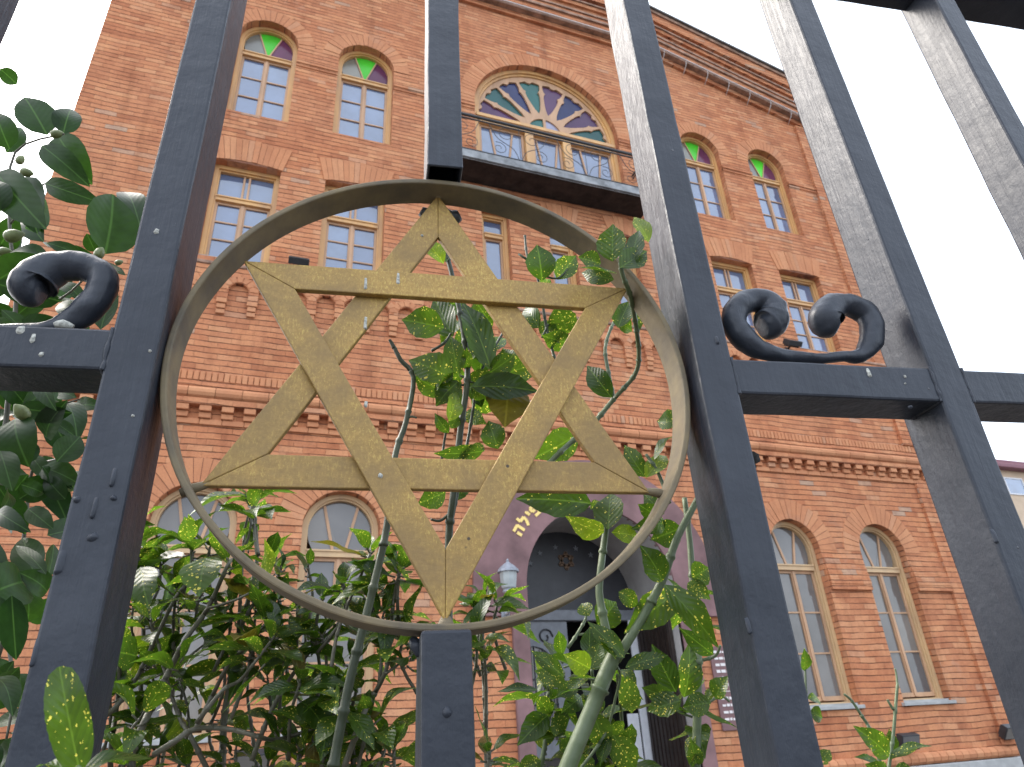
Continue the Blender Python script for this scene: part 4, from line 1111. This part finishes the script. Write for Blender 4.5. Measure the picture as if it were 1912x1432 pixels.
class Plant:
    """stems and leaves of one plant, in fence axes"""
    def __init__(s, name, label, cat, base, mats, stemmat):
        s.root = plant(name, label, cat, base); s.base = Vector((base[0], base[1], .06))
        s.lv = MB(); s.st = MB(); s.mats = mats; s.sm = stemmat
    def stem(s, pts, r, ground=False, knots=.055, tip=None):
        """pts: (px, py, d); r in mm"""
        P = [fpt(*p) for p in pts]
        n = len(P); R_ = [(r+((tip or r*.75)-r)*i/(n-1))*.00080 for i in range(n)]
        if ground:
            g = Vector((P[0].x*.8+s.base.x*.2, P[0].y+.02, .05)); s.st.tube([g, (g+P[0])/2+Vector((.004, .004, 0)), P[0]], [r*.00086, r*.00083, r*.00080], 8, 1)
        s.st.tube(P, R_, 8, 4, knots=knots)
        return P
    def px(s, b, t, wpx, db, dt=None, mi=0, roll=0, curl=.1, fold=.22, round_=False, serr=.035, petiole=True, face=None, rows=10, blunt=False):
        dt = db if dt is None else dt
        B, T = fpt(*b, db), fpt(*t, dt); wid = wpx*psz((b[0]+t[0])/2, (b[1]+t[1])/2, (db+dt)/2)*1.08
        s.lv.mi = mi
        leaf(s.lv, B, T, wid, face, roll, curl, fold, round_, serr, rows, blunt)
    def whorl(s, P, axis, n, ln, spread=1.0, mi=None, wr=.43, droop=.35, round_=False):
        axis = axis.normalized(); a0 = random.uniform(0, 6.3); o1 = axis.orthogonal().normalized(); o2 = axis.cross(o1)
        for k in range(n):
            a = a0+k*2.4+random.uniform(-.3, .3); lv = k/max(1, n-1)
            out = (o1*cos(a)+o2*sin(a)); el = spread*(1-.55*lv)
            d = (axis*(1-.85*el)+out*el*1.1+Vector((0, 0, -droop*(1-lv)*1.3))).normalized()
            l_ = ln*random.uniform(.65, 1.15)*(1-.25*lv)
            B = P+d*l_*.12-axis*.02*(1-lv)
            s.st.tube([P-axis*.02*(1-lv), B+d*.004], .0014, 5, 1)
            up = (axis*1.0+Vector((0, 0, .7))-out*.2)
            s.lv.mi = random.choices((0, 1, 2), (.95, .03, .02))[0] if mi is None else mi
            leaf(s.lv, B, B+d*l_, l_*wr*random.uniform(.85, 1.2), up, random.uniform(-.5, .5), random.uniform(-.05, .35), random.uniform(.1, .5), round_, .03)
    def finish(s):
        inv = s.base
        for mb in (s.lv, s.st): mb.v = [(v[0]-s.base.x, v[1]-s.base.y, v[2]-s.base.z) for v in mb.v]
        o = s.lv.build('foliage', s.mats, s.root, local=True, smooth=True, fix=False)
        s.st.build('stems', s.sm, s.root, local=True, smooth=True)
        return s.root
AM = [AUC, AUCB, AUCBR]

# ---- plants
def jit(a): return random.uniform(-a, a)
# --- camellia at the left: big rounded glossy leaves with fat buds
cm = Plant('camellia_shrub', 'dark camellia shrub with rounded glossy leaves and green buds at the left edge', 'shrub', (-.62, .42), [CAM, AUCB, AUCBR], STEMW)
cm.stem([(-60, 1432, .42), (-20, 1100, .36), (10, 800, .32), (30, 560, .29), (18, 420, .27), (28, 285, .26), (120, 250, .25)], 5, True, 0, 1.6)
cm.stem([(-70, 1432, .50), (10, 1180, .45), (45, 1000, .42), (60, 880, .40), (105, 858, .36), (150, 840, .34)], 4, True, 0, 1.5)
cm.stem([(10, 800, .32), (60, 772, .30), (150, 745, .28)], 2.5, False, 0, 1.2)
cm.stem([(30, 560, .29), (110, 560, .27), (190, 485, .24)], 2.5, False, 0, 1.4)
cm.stem([(18, 420, .27), (70, 352, .25), (110, 335, .24)], 2, False, 0, 1.2)
cm.stem([(-20, 1100, .36), (10, 1180, .3), (25, 1290, .28), (12, 1380, .27)], 3, False, 0, 1.5)
CL = [((0, 128), (33, 158), 28, .30), ((88, 252), (45, 178), 62, .26), ((118, 250), (133, 198), 44, .28), ((18, 278), (-10, 205), 48, .26), ((12, 285), (44, 235), 30, .29),
      ((108, 253), (166, 338), 56, .27), ((78, 272), (163, 342), 46, .24), ((84, 342), (186, 378), 38, .22), ((-8, 322), (82, 425), 68, .20), ((48, 330), (66, 432), 58, .25),
      ((196, 474), (214, 360), 88, .12), ((262, 425), (231, 343), 46, .16), ((178, 470), (162, 436), 26, .18), ((158, 482), (86, 450), 24, .20), ((172, 487), (144, 461), 17, .22),
      ((-10, 525), (74, 478), 64, .22), ((112, 562), (-15, 528), 46, .2), ((183, 492), (234, 514), 22, .13), ((188, 615), (214, 530), 34, .17), ((40, 610), (112, 600), 36, .24), ((60, 640), (4, 575), 34, .26),
      ((28, 782), (46, 864), 68, .22), ((45, 763), (132, 772), 42, .25), ((106, 862), (150, 814), 46, .22), ((100, 786), (141, 815), 26, .26), ((0, 842), (22, 912), 44, .2), ((40, 905), (86, 922), 26, .24),
      ((52, 950), (98, 986), 34, .2), ((122, 932), (82, 888), 34, .24), ((-5, 955), (47, 988), 34, .22), ((86, 1072), (28, 1013), 24, .2), ((90, 1075), (102, 1015), 30, .24), ((-12, 1105), (58, 1082), 84, .16),
      ((88, 1105), (42, 1068), 44, .2), ((22, 1112), (30, 1232), 46, .15), ((-5, 905), (52, 1000), 40, .3), ((0, 700), (60, 770), 40, .3), ((70, 880), (130, 905), 26, .3), ((55, 850), (96, 905), 30, .3), ((-8, 1060), (22, 1160), 40, .27),
      ((0, 395), (-14, 330), 50, .2), ((-8, 470), (30, 405), 46, .3), ((30, 590), (95, 540), 40, .32), ((110, 530), (160, 560), 30, .3), ((150, 600), (105, 560), 30, .33), ((-20, 600), (30, 640), 46, .2)]
for b, t, wd, d in CL:
    cm.px(b, t, wd, d+jit(.02), d+jit(.03), 0, jit(.35), random.uniform(.0, .25), random.uniform(.1, .3), True, .012)
for k in range(210):                # the darker leaves inside the bush
    x, y = random.uniform(-90, 150), random.uniform(420, 1450)
    if y < 740 and x > 110: continue
    if 860 < y < 1250 and x > 120-(y-860)*.18: continue
    if 980 < y < 1060 and x > 20 and random.random() < .7: continue
    a = random.uniform(0, 6.3); l_ = random.uniform(45, 85); d = random.uniform(.24, .55)
    cm.px((x, y), (x+l_*cos(a), y+l_*sin(a)*.9), l_*.6, d, d+jit(.05), 0, jit(1.0), random.uniform(0, .3), .25, True, .01)
for k in range(620):  # unseen leaves, bush extended left to block low sky from the posts
    q = Vector((random.uniform(-2.6, -.62), random.uniform(.16, 1.0), random.uniform(.3, 2.25)))
    if q.z > 1.75 and q.x > -.85: continue
    a = Vector((jit(1), jit(1), jit(.8))).normalized(); l_ = random.uniform(.06, .09)
    leaf(cm.lv, q, q+a*l_, l_*.6, (jit(.5), -.6, .8), jit(.6), .15, .2, True)
for k in range(9):
    x_ = -.7-.22*k; cm.st.tube([(-.62-.05*k, .45, .06), (x_, .5+jit(.15), .8), (x_+jit(.1), .5+jit(.2), 1.5), (x_+jit(.15), .5+jit(.2), 2.1)], [.014, .011, .008, .003], 7, 4)
cm_root = cm.finish()
def bud(px, py, d, w_, ax):
    c_ = fpt(px, py, d)-cm.base; r = w_/2/FPX*(HF+d); ax = Vector(ax).normalized()
    m = MB(); m.tube([c_-ax*r*1.25, c_-ax*r*.9, c_-ax*r*.2, c_+ax*r*.5, c_+ax*r*1.1, c_+ax*r*1.45], [r*.5, r*.85, r, r*.85, r*.45, r*.06], 10, 3)
    m.build('bud', BUD, cm_root, local=True, smooth=True)
for px, py, d, w_, ax in ((50, 322, .23, 20, (1, 0, -.2)), (186, 472, .115, 21, (.2, 0, 1)), (38, 298, .24, 18, (.2, 0, 1)), (26, 440, .22, 28, (1, 0, .4)), (106, 250, .25, 20, (1, 0, .4)), (222, 490, .2, 12, (1, 0, .6)), (40, 769, .21, 25, (-.3, -.5, .3)), (122, 890, .3, 16, (-.3, 0, 1)), (8, 470, .26, 20, (1, 0, .2))):
    bud(px, py, d, w_, ax)

# --- tall aucuba stalk seen through the star
ac = Plant('aucuba_stalk', 'tall spotted aucuba stalk with yellow-flecked leaves showing through the middle of the star', 'shrub', (.02, .22), AM, STEMD)
ac.stem([(845, 1500, .20), (838, 1250, .19), (838, 1010, .18), (846, 930, .17), (860, 800, .16), (873, 690, .155), (857, 575, .15), (838, 490, .145), (828, 470, .145)], 6.2, True, .05, 3.4)
ac.stem([(612, 1500, .16), (622, 1432, .15), (655, 1262, .145), (690, 1125, .14), (722, 985, .14), (738, 850, .15), (758, 788, .155), (772, 705, .155), (748, 672, .155), (736, 648, .155)], 6.4, True, .05, 3.0)
ac.stem([(736, 650, .155), (731, 640, .154), (727, 634, .153)], 3.4, False, 0, 2)
ac.stem([(757, 782, .155), (768, 778, .153), (778, 780, .151)], 2.0, False, 0, 1.4)
ac.stem([(838, 1000, .18), (872, 830, .185), (884, 760, .19), (895, 700, .19), (940, 620, .2)], 2.6, False, .03, 2)
ac.stem([(822, 880, .19), (832, 810, .18), (842, 790, .17)], 2.2, False, .03, 1.4)
ac.stem([(806, 655, .17), (830, 640, .17), (842, 622, .17)], 2.6, False, .03, 1.6)
ac.stem([(838, 960, .18), (822, 972, .17), (805, 970, .16)], 2.4, False, 0, 1.6)
ac.stem([(960, 900, .24), (990, 840, .23), (1040, 720, .22), (1020, 610, .21), (1004, 520, .20), (985, 480, .2), (980, 440, .2)], 3.0, False, .03, 2)
ac.stem([(985, 485, .2), (968, 474, .2)], 2.4, False, 0, 2); ac.stem([(1005, 510, .2), (1040, 520, .2), (1062, 500, .2)], 2.0, False, 0, 1.6)
ac.stem([(1012, 630, .21), (1028, 600, .21), (1052, 575, .21)], 2.0, False, .02, 1.4)
AL = [((829, 612), (755, 597), 47, .15), ((846, 628), (812, 560), 44, .17), ((917, 690), (868, 566), 43, .14), ((888, 562), (917, 605), 40, .17), ((856, 700), (842, 630), 33, .15),
      ((846, 708), (769, 672), 52, .14), ((832, 735), (776, 704), 32, .16), ((856, 712), (817, 752), 42, .15), ((838, 786), (854, 732), 27, .13, 1), ((880, 722), (998, 727), 46, .15),
      ((880, 724), (908, 742), 24, .16), ((948, 715), (944, 790), 66, .16, 2), ((930, 700), (1004, 680), 40, .19), ((914, 696), (960, 664), 32, .15), ((958, 692), (940, 652), 30, .2), ((905, 660), (945, 630), 24, .2),
      ((838, 808), (813, 775), 18, .15), ((842, 800), (855, 775), 18, .16), ((930, 838), (913, 788), 36, .16), ((902, 842), (820, 848), 28, .16), ((905, 842), (880, 832), 16, .17), ((1078, 812), (1005, 852), 48, .2),
      ((1012, 524), (1004, 460), 44, .19), ((1040, 522), (1073, 480), 34, .2), ((1007, 612), (982, 568), 34, .2), ((1062, 622), (1040, 572), 44, .2), ((1062, 640), (1016, 628), 34, .21), ((1050, 575), (1062, 610), 30, .22),
      ((832, 918), (783, 940), 34, .15), ((1104, 940), (975, 930), 54, .15), ((1136, 988), (1140, 922), 46, .13), ((1102, 950), (1128, 945), 22, .17), ((828, 492), (795, 450), 26, .14, 1), ((832, 490), (850, 462), 16, .15),
      ((820, 575), (868, 560), 34, .19), ((880, 640), (920, 690), 32, .18), ((900, 760), (872, 700), 26, .2), ((855, 660), (880, 610), 30, .2), ((870, 770), (905, 790), 24, .2), ((925, 720), (985, 770), 30, .2)]
for a in AL:
    b, t, wd, d = a[:4]; mi = a[4] if len(a) > 4 else 0
    t = (t[0]+(t[0]-b[0])*.08, t[1]+(t[1]-b[1])*.08)
    ac.px(b, t, wd*1.2, d+jit(.01), d+jit(.02), mi, jit(.3), random.uniform(.0, .2), random.uniform(.15, .4))
for b, t, wd, d in (((868, 700), (800, 690), 40, .2), ((868, 640), (905, 585), 36, .2), ((872, 720), (930, 700), 40, .18), ((862, 760), (830, 715), 34, .2), ((845, 900), (800, 905), 30, .2), ((880, 740), (930, 765), 38, .2), ((842, 930), (880, 905), 26, .2), ((1000, 560), (1030, 520), 36, .22), ((1010, 600), (1045, 640), 32, .22), ((860, 600), (822, 640), 34, .2), ((895, 700), (905, 640), 36, .21)):
    ac.px(b, t, wd, d, d+jit(.03), 0, jit(.4), random.uniform(.0, .2), random.uniform(.15, .4))
ac.whorl(fpt(872, 690, .16), Vector((.1, -.2, 1)), 5, .06, 1)
ac.finish()

# --- aucuba to the right, in front of the portal
ar = Plant('aucuba_bush', 'spotted aucuba bush with thick green stems in front of the dark entrance', 'shrub', (.26, .3), AM, STEMG)
ar.stem([(1052, 1460, .15), (1060, 1432, .15), (1098, 1340, .145), (1140, 1238, .14), (1148, 1225, .14)], 10.5, True, .09, 9)
ar.stem([(1146, 1236, .14), (1122, 1130, .14), (1120, 1080, .14), (1131, 990, .14), (1136, 950, .14)], 5.6, False, .06, 4.2)
ar.stem([(1150, 1232, .14), (1192, 1165, .13), (1236, 1085, .125), (1262, 1010, .12), (1290, 955, .12), (1318, 905, .12)], 6.4, False, .07, 4.2)
ar.stem([(1250, 940, .12), (1230, 885, .12), (1206, 848, .12)], 3.0, False, .03, 2.2)
ar.stem([(1298, 1460, .20), (1302, 1330, .19), (1303, 1200, .185), (1293, 1080, .18), (1288, 1010, .18), (1278, 930, .18)], 6.0, True, .05, 4)
ar.stem([(1310, 1318, .19), (1345, 1300, .19), (1362, 1310, .19)], 2.4, False, .03, 1.6); ar.stem([(1300, 1235, .19), (1335, 1225, .18), (1345, 1205, .17)], 2.6, False, .03, 1.6)
ar.stem([(1002, 890, .2), (1050, 840, .19), (1106, 792, .185), (1146, 745, .18), (1185, 700, .15), (1193, 660, .12), (1186, 600, .07), (1177, 552, .035), (1163, 515, .012), (1158, 490, .004)], 4.2, False, .022, 3)
ar.stem([(1146, 745, .18), (1135, 690, .18), (1130, 650, .18), (1142, 610, .18), (1165, 570, .18)], 3.4, False, .022, 2.4)
ar.stem([(1062, 1460, .25), (1080, 1390, .24), (1105, 1290, .24), (1105, 1250, .23)], 3.2, True, .05, 2.2)
ar.stem([(1000, 1500, .3), (1010, 1432, .3), (1025, 1340, .29), (1022, 1295, .29)], 3.8, True, .05, 2.6)
ar.stem([(1080, 1440, .22), (1130, 1370, .22), (1150, 1300, .21), (1158, 1262, .2), (1150, 1240, .19)], 2.0, False, .05, 1.6)
ar.stem([(1060, 1210, .28), (1080, 1180, .28), (1095, 1150, .28), (1088, 1130, .28)], 2.6, False, .02, 1.8); ar.stem([(1080, 1185, .28), (1105, 1182, .28)], 2, False, 0, 1.5)
ar.stem([(1165, 1432, .3), (1160, 1330, .29), (1152, 1260, .2)], 3, True, .05, 2)
RL = [((1144, 488), (1144, 418), 48, -.015), ((1158, 500), (1208, 468), 42, -.01), ((1180, 500), (1192, 425), 32, -.005), ((1211, 452), (1184, 401), 26, .0, 1), ((1122, 492), (1079, 480), 30, -.005), ((1152, 511), (1078, 498), 24, -.01), ((1146, 522), (1082, 508), 28, .0),
      ((1154, 612), (1176, 560), 36, .12), ((1154, 602), (1182, 618), 26, .13), ((1142, 742), (1094, 680), 36, .17), ((1268, 788), (1226, 786), 34, .14), ((1222, 858), (1268, 802), 22, .13), ((1206, 892), (1246, 846), 30, .12, 1), ((1204, 890), (1164, 830), 32, .14), ((1226, 962), (1192, 942), 26, .13),
      ((1127, 994), (1059, 968), 36, .12, 1), ((1142, 994), (1196, 1002), 30, .12, 1), ((1236, 1086), (1199, 1018), 46, .11), ((1242, 976), (1184, 986), 32, .13), ((1272, 985), (1216, 1008), 46, .13), ((1258, 1108), (1169, 1180), 52, .14), ((1241, 1092), (1344, 1208), 46, .09),
      ((1332, 1222), (1270, 1174), 28, .15), ((1155, 1105), (1194, 1132), 28, .13), ((1116, 1168), (1152, 1122), 46, .16), ((1100, 1150), (1085, 1125), 26, .16), ((1166, 1228), (1098, 1160), 30, .12), ((1150, 1232), (1115, 1188), 22, .12), ((1168, 1246), (1248, 1222), 26, .12), ((1102, 1248), (1053, 1222), 38, .14, 1),
      ((1052, 1262), (992, 1214), 26, .2), ((1056, 1276), (998, 1252), 28, .22), ((1116, 1266), (1058, 1266), 24, .16), ((1106, 1246), (1120, 1198), 30, .16), ((1004, 1288), (929, 1289), 20, .24), ((1022, 1290), (994, 1312), 24, .24), ((1112, 1292), (1034, 1294), 24, .18), ((1040, 1300), (1080, 1278), 26, .22),
      ((1171, 1262), (1180, 1338), 34, .12), ((1262, 1292), (1217, 1204), 40, .16), ((1277, 1302), (1291, 1198), 40, .2), ((1262, 1306), (1198, 1284), 30, .15), ((1272, 1308), (1208, 1327), 38, .14), ((1327, 1312), (1274, 1320), 36, .14), ((1336, 1304), (1357, 1262), 32, .16), ((1320, 1310), (1340, 1280), 20, .18),
      ((1022, 1336), (968, 1388), 38, .26), ((1030, 1340), (1056, 1372), 34, .27), ((1108, 1330), (1132, 1402), 42, .22), ((1145, 1372), (1188, 1440), 44, .22), ((1140, 1372), (1118, 1430), 26, .22), ((1292, 1078), (1324, 1060), 40, .16), ((1284, 1088), (1326, 1118), 28, .17), ((1296, 1370), (1288, 1430), 22, .2), ((1300, 1430), (1290, 1380), 26, .19),
      ((1095, 1262), (1060, 1290), 26, .2), ((1150, 1385), (1110, 1350), 34, .24), ((1085, 1300), (1050, 1330), 28, .24), ((1240, 960), (1200, 920), 28, .15), ((1160, 1250), (1190, 1280), 22, .15), ((1180, 560), (1195, 620), 24, .14), ((1110, 1420), (1060, 1445), 34, .24), ((1045, 1400), (1090, 1380), 28, .25),
      ((1030, 1335), (1000, 1300), 30, .28), ((1120, 1300), (1098, 1345), 30, .2), ((1105, 1250), (1140, 1205), 26, .2), ((1010, 1420), (965, 1440), 30, .28), ((1060, 1330), (1035, 1360), 28, .28)]
for a in RL:
    b, t, wd, d = a[:4]; mi = a[4] if len(a) > 4 else 0
    ar.px(b, t, wd*1.12, d+jit(.008), d+jit(.02), mi, jit(.35), random.uniform(.0, .2), random.uniform(.15, .4), face=None if wd > 24 else (jit(.3), -.45, 1))
for px, py, d in ((1025, 1290, .28), (1140, 1385, .26), (1100, 1240, .22), (1050, 1350, .3), (1020, 1400, .3), (1110, 1330, .28), (1085, 1420, .28), (1170, 1410, .28), (1050, 1230, .3), (1290, 1330, .24), (1250, 1290, .24), (1285, 1130, .22)):
    ar.whorl(fpt(px, py, d), Vector((jit(.4), -.2, 1)), 5, .058, 1)
ar.finish()

# --- dense spotted shrub at the lower left
sh = Plant('aucuba_shrub', 'dense tangle of spotted aucuba stems and leaves at the lower left, before the arched windows', 'shrub', (-.35, .85), AM, STEMW)
ST = [([(245, 1440), (251, 1391), (289, 1308), (314, 1256), (349, 1190), (388, 1136), (422, 1062), (431, 1046)], .52, 6.6), ([(389, 1440), (356, 1375), (333, 1335), (310, 1263), (296, 1203), (280, 1160)], .56, 4.4),
      ([(287, 1409), (325, 1385), (365, 1361), (426, 1361), (479, 1374), (513, 1381), (567, 1367), (598, 1355)], .48, 5), ([(414, 1440), (416, 1400), (419, 1338), (433, 1256), (444, 1198), (464, 1119), (471, 1090), (480, 1040), (476, 968), (473, 925)], .62, 7),
      ([(206, 1440), (208, 1388), (222, 1286), (224, 1198), (236, 1119), (242, 1060), (246, 1000)], .60, 4.8), ([(262, 1440), (262, 1300), (268, 1198), (266, 1137), (270, 1062), (272, 1020)], .66, 5), ([(190, 1340), (215, 1321), (256, 1264), (289, 1196), (328, 1115), (355, 1079), (357, 1016)], .58, 5),
      ([(365, 1361), (396, 1300), (426, 1242), (454, 1212), (500, 1160)], .50, 4.4), ([(367, 1350), (416, 1289), (447, 1271), (477, 1235), (512, 1188)], .47, 4), ([(470, 1420), (510, 1320), (560, 1240), (592, 1203), (629, 1166), (645, 1140)], .52, 4.6), ([(600, 1440), (622, 1220), (647, 1134), (666, 1094), (687, 1043), (692, 1030)], .45, 3.6),
      ([(640, 1440), (680, 1330), (696, 1301), (718, 1258), (727, 1215), (735, 1120), (748, 1060)], .42, 5), ([(720, 1258), (745, 1240), (771, 1221)], .42, 2.6), ([(445, 1181), (455, 1013), (461, 971), (470, 945)], .6, 3.6), ([(483, 1036), (476, 1005), (473, 940), (476, 900)], .55, 4), ([(540, 1440), (530, 1330), (536, 1260), (525, 1150), (520, 1090), (512, 1050)], .68, 4.4),
      ([(300, 1440), (318, 1330), (330, 1240), (334, 1160), (330, 1110)], .72, 4), ([(580, 1440), (600, 1380), (625, 1330), (650, 1290)], .5, 4), ([(700, 1440), (715, 1410), (722, 1390)], .46, 3), ([(480, 1440), (470, 1360), (462, 1290), (470, 1220)], .62, 4), ([(330, 1440), (345, 1400), (352, 1340), (345, 1300), (330, 1250)], .64, 3.6), ([(388, 1136), (440, 1120), (488, 1095)], .51, 3), ([(330, 1250), (360, 1220), (400, 1190)], .6, 3),
      ([(560, 1440), (560, 1400), (575, 1330), (580, 1290)], .7, 4), ([(650, 1440), (640, 1400), (655, 1360)], .6, 3), ([(230, 1440), (235, 1380), (262, 1340)], .5, 3.4)]
TIPS = []
for pts, d, r in ST:
    P = sh.stem([(x, y, d+jit(.02)) for x, y in pts], r, pts[0][1] >= 1435, .045, r*.5)
    TIPS.append((P[-1], (P[-1]-P[-2])))
    for q in P[2:-1]:
        if random.random() < .35: sh.whorl(q+Vector((jit(.02), jit(.02), .01)), Vector((jit(.8), jit(.5)-.2, .6)), random.choice((2, 3)), .062, 1, droop=.3)
for q, a in TIPS: sh.whorl(q, a+Vector((0, -.01, .02)), random.choice((5, 6, 7)), .080, 1)
HUBS = [(245, 985, .6), (262, 1035, .62), (300, 1052, .62), (357, 1008, .58), (392, 1022, .56), (330, 1105, .6), (470, 955, .55), (500, 1045, .54), (525, 1065, .56), (640, 1088, .46), (690, 1032, .44), (748, 1058, .42), (600, 1120, .5), (555, 1130, .54), (520, 1115, .6), (600, 1185, .5), (470, 1205, .5), (560, 1275, .46), (625, 1285, .44), (690, 1340, .42), (655, 1350, .46),
        (735, 1400, .42), (715, 1150, .44), (755, 1180, .44), (260, 1330, .6), (230, 1210, .64), (280, 1240, .64), (440, 1400, .56), (500, 1270, .58), (535, 1220, .56), (430, 1130, .56), (380, 1100, .6), (240, 1420, .5), (300, 1390, .6), (560, 1400, .5), (605, 1420, .5), (500, 1430, .56), (350, 1430, .6), (420, 1240, .62), (660, 1230, .5), (300, 1150, .66), (340, 1290, .66), (520, 1330, .6), (575, 1060, .55), (640, 1420, .46), (905, 1110, .5), (930, 1125, .5), (885, 1140, .5), (905, 1225, .46), (890, 1190, .46), (915, 1400, .4), (700, 1100, .46), (480, 1120, .58), (610, 1340, .55), (400, 1330, .66), (205, 1300, .6), (690, 1420, .5), (250, 1130, .66), (570, 1180, .6)]
for x, y, d in HUBS:
    q = fpt(x, y, d); n = random.choice((6, 7, 8)) if y > 1070 else random.choice((4, 5, 6))
    sh.st.tube([q+Vector((jit(.03), .03+jit(.02), -.09)), q+Vector((jit(.01), .01, -.04)), q], [.0028, .0024, .002], 6, 3, knots=.03)
    sh.whorl(q, Vector((jit(.5), -.25+jit(.4), .8)), n, random.uniform(.055, .085) if y > 1070 else random.uniform(.05, .07), 1)
sh.st.tube([fpt(910, 1500, .5), fpt(905, 1300, .5), fpt(900, 1200, .5), fpt(905, 1115, .5)], .0032, 7, 4, knots=.04)
sh.px((560, 1285), (650, 1275), 46, .42, .40, 0, .2, face=(0, -.5, 1)); sh.px((556, 1290), (640, 1300), 34, .41, .38, 0, .1, face=(0, -.4, 1)); sh.px((550, 1282), (478, 1300), 46, .42, .4, 0, -.2, face=(0, -.4, 1))
sh.px((650, 1330), (700, 1395), 44, .4, .36, 0, .2, face=(.5, -.6, .6)); sh.px((640, 1335), (588, 1388), 46, .41, .38, 0, -.2, face=(-.5, -.6, .6)); sh.px((612, 1345), (600, 1420), 40, .41, .39)
sh.px((385, 1040), (370, 1110), 70, .5, .46, 0, .1, face=(0, -1, .1)); sh.px((262, 1060), (275, 1130), 56, .55, .5, 0, 0, face=(0, -1, .1)); sh.px((255, 1225), (205, 1215), 60, .55, .52, 0, 0, face=(0, -1, .2)); sh.px((355, 1010), (345, 965), 32, .5, .48, 0, .3)
sh.finish()

# --- withered bud end that shows past the right post
ar.lv.mi = 2
sw = Plant('withered_shoot', 'blackened withered shoot tip peeping out beside the first post right of the ring', 'shrub', (.42, .5), [m_simple('withered_leaf', (.02, .018, .016), .9)], STEMD)
sw.px((1392, 866), (1419, 846), 22, .16, .16, 0, .3, .2, .5); sw.px((1392, 868), (1414, 872), 18, .16, .16, 0, -.4, .2, .5)
sw.stem([(1400, 1432, .34), (1392, 1200, .26), (1388, 980, .2), (1390, 870, .16)], 2.6, True, .04, 1.6)
sw.finish()

# --- small plant low at the right
se = Plant('aucuba_seedling', 'small spotted aucuba with dead twig tips low between the right posts', 'shrub', (.6, .3), AM, STEMG)
se.stem([(1655, 1470, .25), (1660, 1430, .25), (1668, 1370, .25), (1673, 1310, .25), (1676, 1275, .25)], 3.0, True, .03, 2.2)
se.stem([(1676, 1285, .25), (1674, 1262, .25), (1671, 1248, .25)], 2.0, False, 0, 1.2)
se.stem([(1668, 1325, .25), (1660, 1312, .25), (1657, 1306, .25)], 2.2, False, 0, 1.6)
se.stem([(1650, 1450, .27), (1628, 1370, .27), (1608, 1335, .27), (1590, 1308, .27), (1576, 1296, .27)], 3.0, True, .02, 1.6)
for b, t, wd, d, f in (((1660, 1412), (1599, 1357), 42, .24, None), ((1662, 1418), (1738, 1387), 28, .23, (0, -.7, 1)), ((1642, 1428), (1599, 1411), 17, .23, None), ((1666, 1404), (1661, 1362), 22, .26, None), ((1655, 1445), (1618, 1428), 34, .22, None), ((1670, 1440), (1710, 1440), 26, .22, None), ((1508, 1304), (1534, 1310), 20, .3, None), ((1512, 1330), (1537, 1340), 28, .3, None), ((1502, 1252), (1503, 1212), 20, .3, None), ((1535, 1420), (1550, 1400), 22, .3, None), ((1530, 1432), (1545, 1425), 26, .3, None)):
    se.px(b, t, wd, d, d+jit(.02), 0, jit(.2), .12, .3, face=f)
se.stem([(1500, 1470, .31), (1506, 1380, .31), (1505, 1300, .3), (1503, 1230, .3)], 2.4, True, .04, 1.6)
se.finish()

# --- a shoot that leans out through the bars toward the viewer
sf = Plant('aucuba_shoot', 'nearest aucuba shoot with one upright yellow-flecked leaf in front of the left post', 'shrub', (-.34, -.12), AM, STEMG)
sf.stem([(60, 1620, -.06), (110, 1520, -.12), (140, 1452, -.15), (146, 1432, -.15)], 3.4, True, .05, 2.4)
sf.px((150, 1446), (110, 1246), 64, -.15, -.165, 0, .1, .10, .16, serr=.015, face=(.1, -1, .1), rows=22, blunt=True)
sf.px((150, 1440), (290, 1407), 52, -.15, -.13, 0, .0, .15, .2, face=(0, -.45, 1), rows=16)
sf.px((138, 1446), (60, 1424), 36, -.15, -.13, 0, .0, .15, .2, face=(0, -.45, 1), rows=16)
sf.finish()
